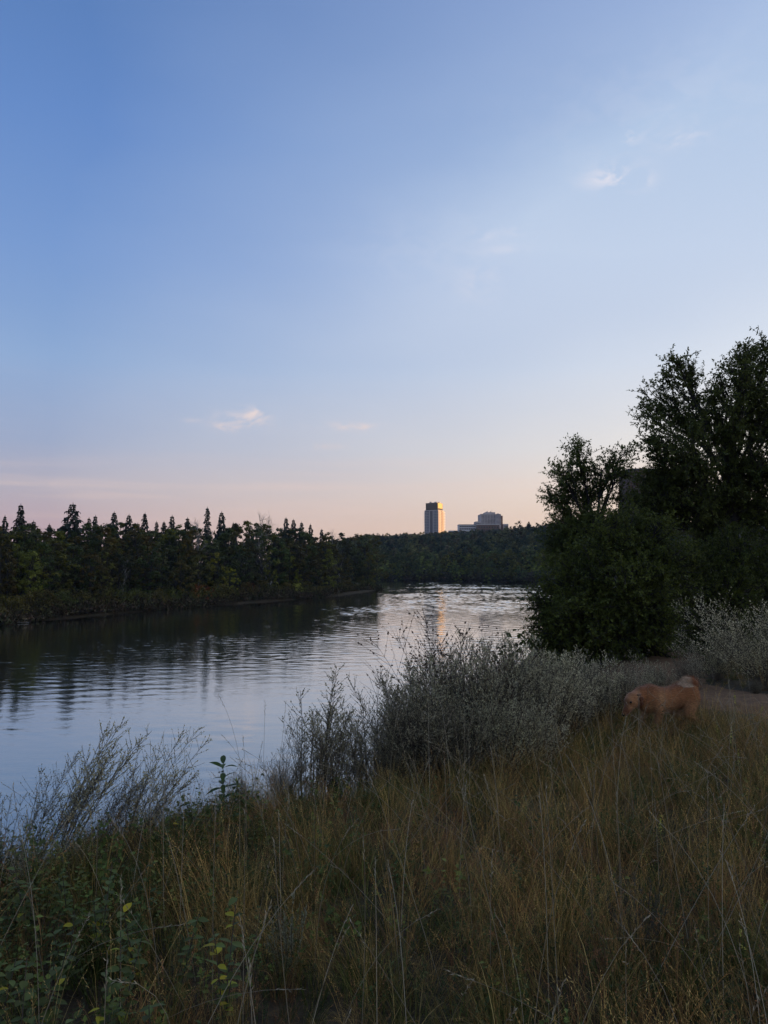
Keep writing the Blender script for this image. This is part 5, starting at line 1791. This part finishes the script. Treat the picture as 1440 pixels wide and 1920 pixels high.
def build_grass():
    r = rng(51)
    kinds = ['green'] * 3 + ['straw'] * 4 + ['arch'] * 3 + ['head'] * 3 + ['mat'] * 2 + ['weed'] * 3 + ['broad'] * 3
    protos = [tuft_mesh(800 + i, k) for i, k in enumerate(kinds)]
    ids = {k: [i for i, q in enumerate(kinds) if q == k] for k in set(kinds)}
    n = 60000
    # area-uniform points in the near wedge
    x = r.uniform(-9, 15, n * 2)
    y = r.uniform(.7, 19, n * 2)
    d = near_dist(x, y)
    rad = np.hypot(x, y)
    dens = np.interp(rad, [0, 3, 6, 9, 13, 20], [120, 115, 95, 70, 46, 30])
    dens = dens * np.interp(crest_dist(x, y), [-8, -3, -.8, .2], [.03, .2, .7, 1])
    dens = dens * np.clip((path_dist(x, y) - .6) / .7, 0.14, 1)
    pd = path_dist(x, y)
    area = 24 * 18.3
    dens = dens * np.clip(1.1 + 1.3 * bumps(x, y, 1.0, 69), np.interp(rad, [3.5, 5], [.55, .3]), 1.15)
    keep = (r.rand(len(x)) < dens * area / len(x)) & (np.abs(x) < .56 * y + 1.2) & (d > 4)
    x, y, d, rad, pd = x[keep], y[keep], d[keep], rad[keep], pd[keep]
    z = ground_z(x, y)
    n = len(x)
    px = 720 + x / np.maximum(y, .5) * F
    v1, v2, v3 = bumps(x, y, 2.6, 61), bumps(x, y, 1.2, 62), bumps(x, y, 4.0, 63)
    left = np.clip((-x - .2) / 1.6, 0, 1)
    # weights of each kind, by place
    wts = np.stack([1.0 + 1.9 * np.clip(v1 * 2, 0, 1) + left * .5, .6 + 1.9 * np.clip(-v1 * 2 + .3, 0, 1) * (1 - left * .6), 1.0 + 1.2 * np.clip(v2 * 2, 0, 1) + left * .5,
                    1.0 + 1.4 * np.clip(v3 * 2, 0, 1), .8 + 0 * x, .55 + 1.0 * left + .8 * np.clip(v2 * -2, 0, 1), (.15 + 4.2 * left * np.clip(1.3 - (rad - 3) / 3, .3, 1))], -1)
    wts[pd < 1.5] *= [.5, .15, .5, .2, 3, .3, .1]
    cum = np.cumsum(wts, 1) / wts.sum(1, keepdims=True)
    ki = (r.rand(n)[:, None] > cum).sum(1)
    names = ['green', 'straw', 'arch', 'head', 'mat', 'weed', 'broad']
    pick = np.array([ids[names[k]][r.randint(len(ids[names[k]]))] for k in ki])
    pal = {'green': [(.066, .080, .022), (.085, .086, .026), (.052, .070, .022), (.11, .09, .03)],
           'straw': [(.30, .19, .075), (.25, .15, .06), (.20, .105, .045), (.27, .19, .085)],
           'arch': [(.17, .12, .05), (.10, .098, .035), (.22, .155, .07), (.15, .085, .042)],
           'head': [(.19, .09, .05), (.17, .08, .042), (.15, .10, .045), (.13, .088, .036)],
           'mat': [(.11, .08, .045), (.08, .07, .035), (.13, .095, .06)],
           'broad': [(.060, .082, .022), (.075, .095, .028), (.050, .072, .024), (.10, .105, .03)],
           'weed': [(.045, .066, .028), (.055, .072, .034), (.07, .078, .035)]}
    hue = np.array([pal[names[k]][r.randint(len(pal[names[k]]))] for k in ki]) * r.uniform(.9, 1.9, (n, 1)) * [1.03, 1.02, .80]
    lodge = np.clip(bumps(x, y, 1.7, 66) * 2.2 - .15, 0, 1)           # patches pressed over by wind and feet
    rot = np.stack([r.normal(size=n) * .17 + lodge * .55 * np.sign(bumps(x, y, 3, 67)), r.normal(size=n) * .17 + lodge * .45 * np.sign(bumps(x, y, 3, 68)), r.uniform(0, 6.28, n)], -1)
    rot = np.array([(Matrix.Rotation(a, 3, 'X') @ Matrix.Rotation(b, 3, 'Y') @ Matrix.Rotation(c, 3, 'Z')).to_euler() for a, b, c in rot])
    hs = np.interp(v3, [-.6, .6], [.85, 1.2]) * r.uniform(.7, 1.15, n) * np.clip(.3 + (pd - .9) * .38, .26, 1)
    # a trodden hollow in the grass left of centre
    hol = np.exp(-(((x + .43) / .38) ** 2 + ((y - 2.95) / .5) ** 2))
    hs *= (1 - .6 * hol) * .70 * np.interp(crest_dist(x, y), [-2, 0, 1.0], [.62, .85, 1]) * (1 + .02 * np.exp(-((x - 3.3) ** 2 + (y - 8.7) ** 2) / .7))
    scatter('grass', protos, np.stack([x, y, z], -1), rot, hs, pick, hue, 'tall mixed dry and green grass covering the near bank', 'grass')
    # single long pale stalks that cross the grass
    m = 800
    sx = r.uniform(-3.5, 6.0, m)
    sy = r.uniform(1.9, 8.5, m)
    ok = (crest_dist(sx, sy) > .3) & (np.abs(sx) < .55 * sy + .3)
    sx, sy = sx[ok], sy[ok]
    m = len(sx)
    b = np.stack([sx, sy, ground_z(sx, sy)], -1)
    a = r.uniform(0, 2 * PI, m)
    ln = r.uniform(.6, 1.05, m)
    tl = np.abs(r.normal(size=m)) * .45
    bend = r.uniform(-.1, .6, m)
    u = np.linspace(0, 1, 8)
    hx = ln[:, None] * (np.sin(tl)[:, None] * u + bend[:, None] * .5 * u ** 3)
    hz = ln[:, None] * (np.cos(tl)[:, None] * u - bend[:, None] * .35 * u ** 3)
    P = b[:, None] + np.stack([np.cos(a)[:, None] * hx, np.sin(a)[:, None] * hx, hz], -1)
    mb = MB()
    mb.tubes(P, np.linspace(.0018, .0008, 8), 3, tint=r.uniform(.2, 1, m))
    d = unit(P[:, -1] - P[:, -2])
    for j in range(9):
        p = P[:, -1] - d * (j * .013)
        mb.leaves(p, d + r.normal(size=d.shape) * .3, r.normal(size=d.shape), .02, .004, tint=r.uniform(.4, 1, m))
    mt = foliage_mat('pale_straw', (.2, .145, .08), (.56, .46, .30), .2, 0, .6, False)
    tag(link('dry_stalks', mb.mesh('dry_stalks', mt)), 'long pale dry stalks crossing above the grass', 'stalks', kind='stuff')


build_grass()


# ------------------------------------------------------------------ air
def build_haze():
    mb = MB()
    mb.box(-1500, 1500, -300, 2000, -16, 135)
    m = bpy.data.materials.new('thin_haze')
    m.use_nodes = True
    nt = m.node_tree
    nt.nodes.clear()
    o = nt.nodes.new('ShaderNodeOutputMaterial')
    v = nt.nodes.new('ShaderNodeVolumePrincipled')
    v.inputs['Color'].default_value = (.55, .75, 1.0, 1)
    v.inputs['Density'].default_value = 0.00008
    nt.links.new(v.outputs[0], o.inputs['Volume'])
    tag(link('haze', mb.mesh('haze', m)), 'thin dusk haze over the river valley', 'haze', kind='stuff')


build_haze()
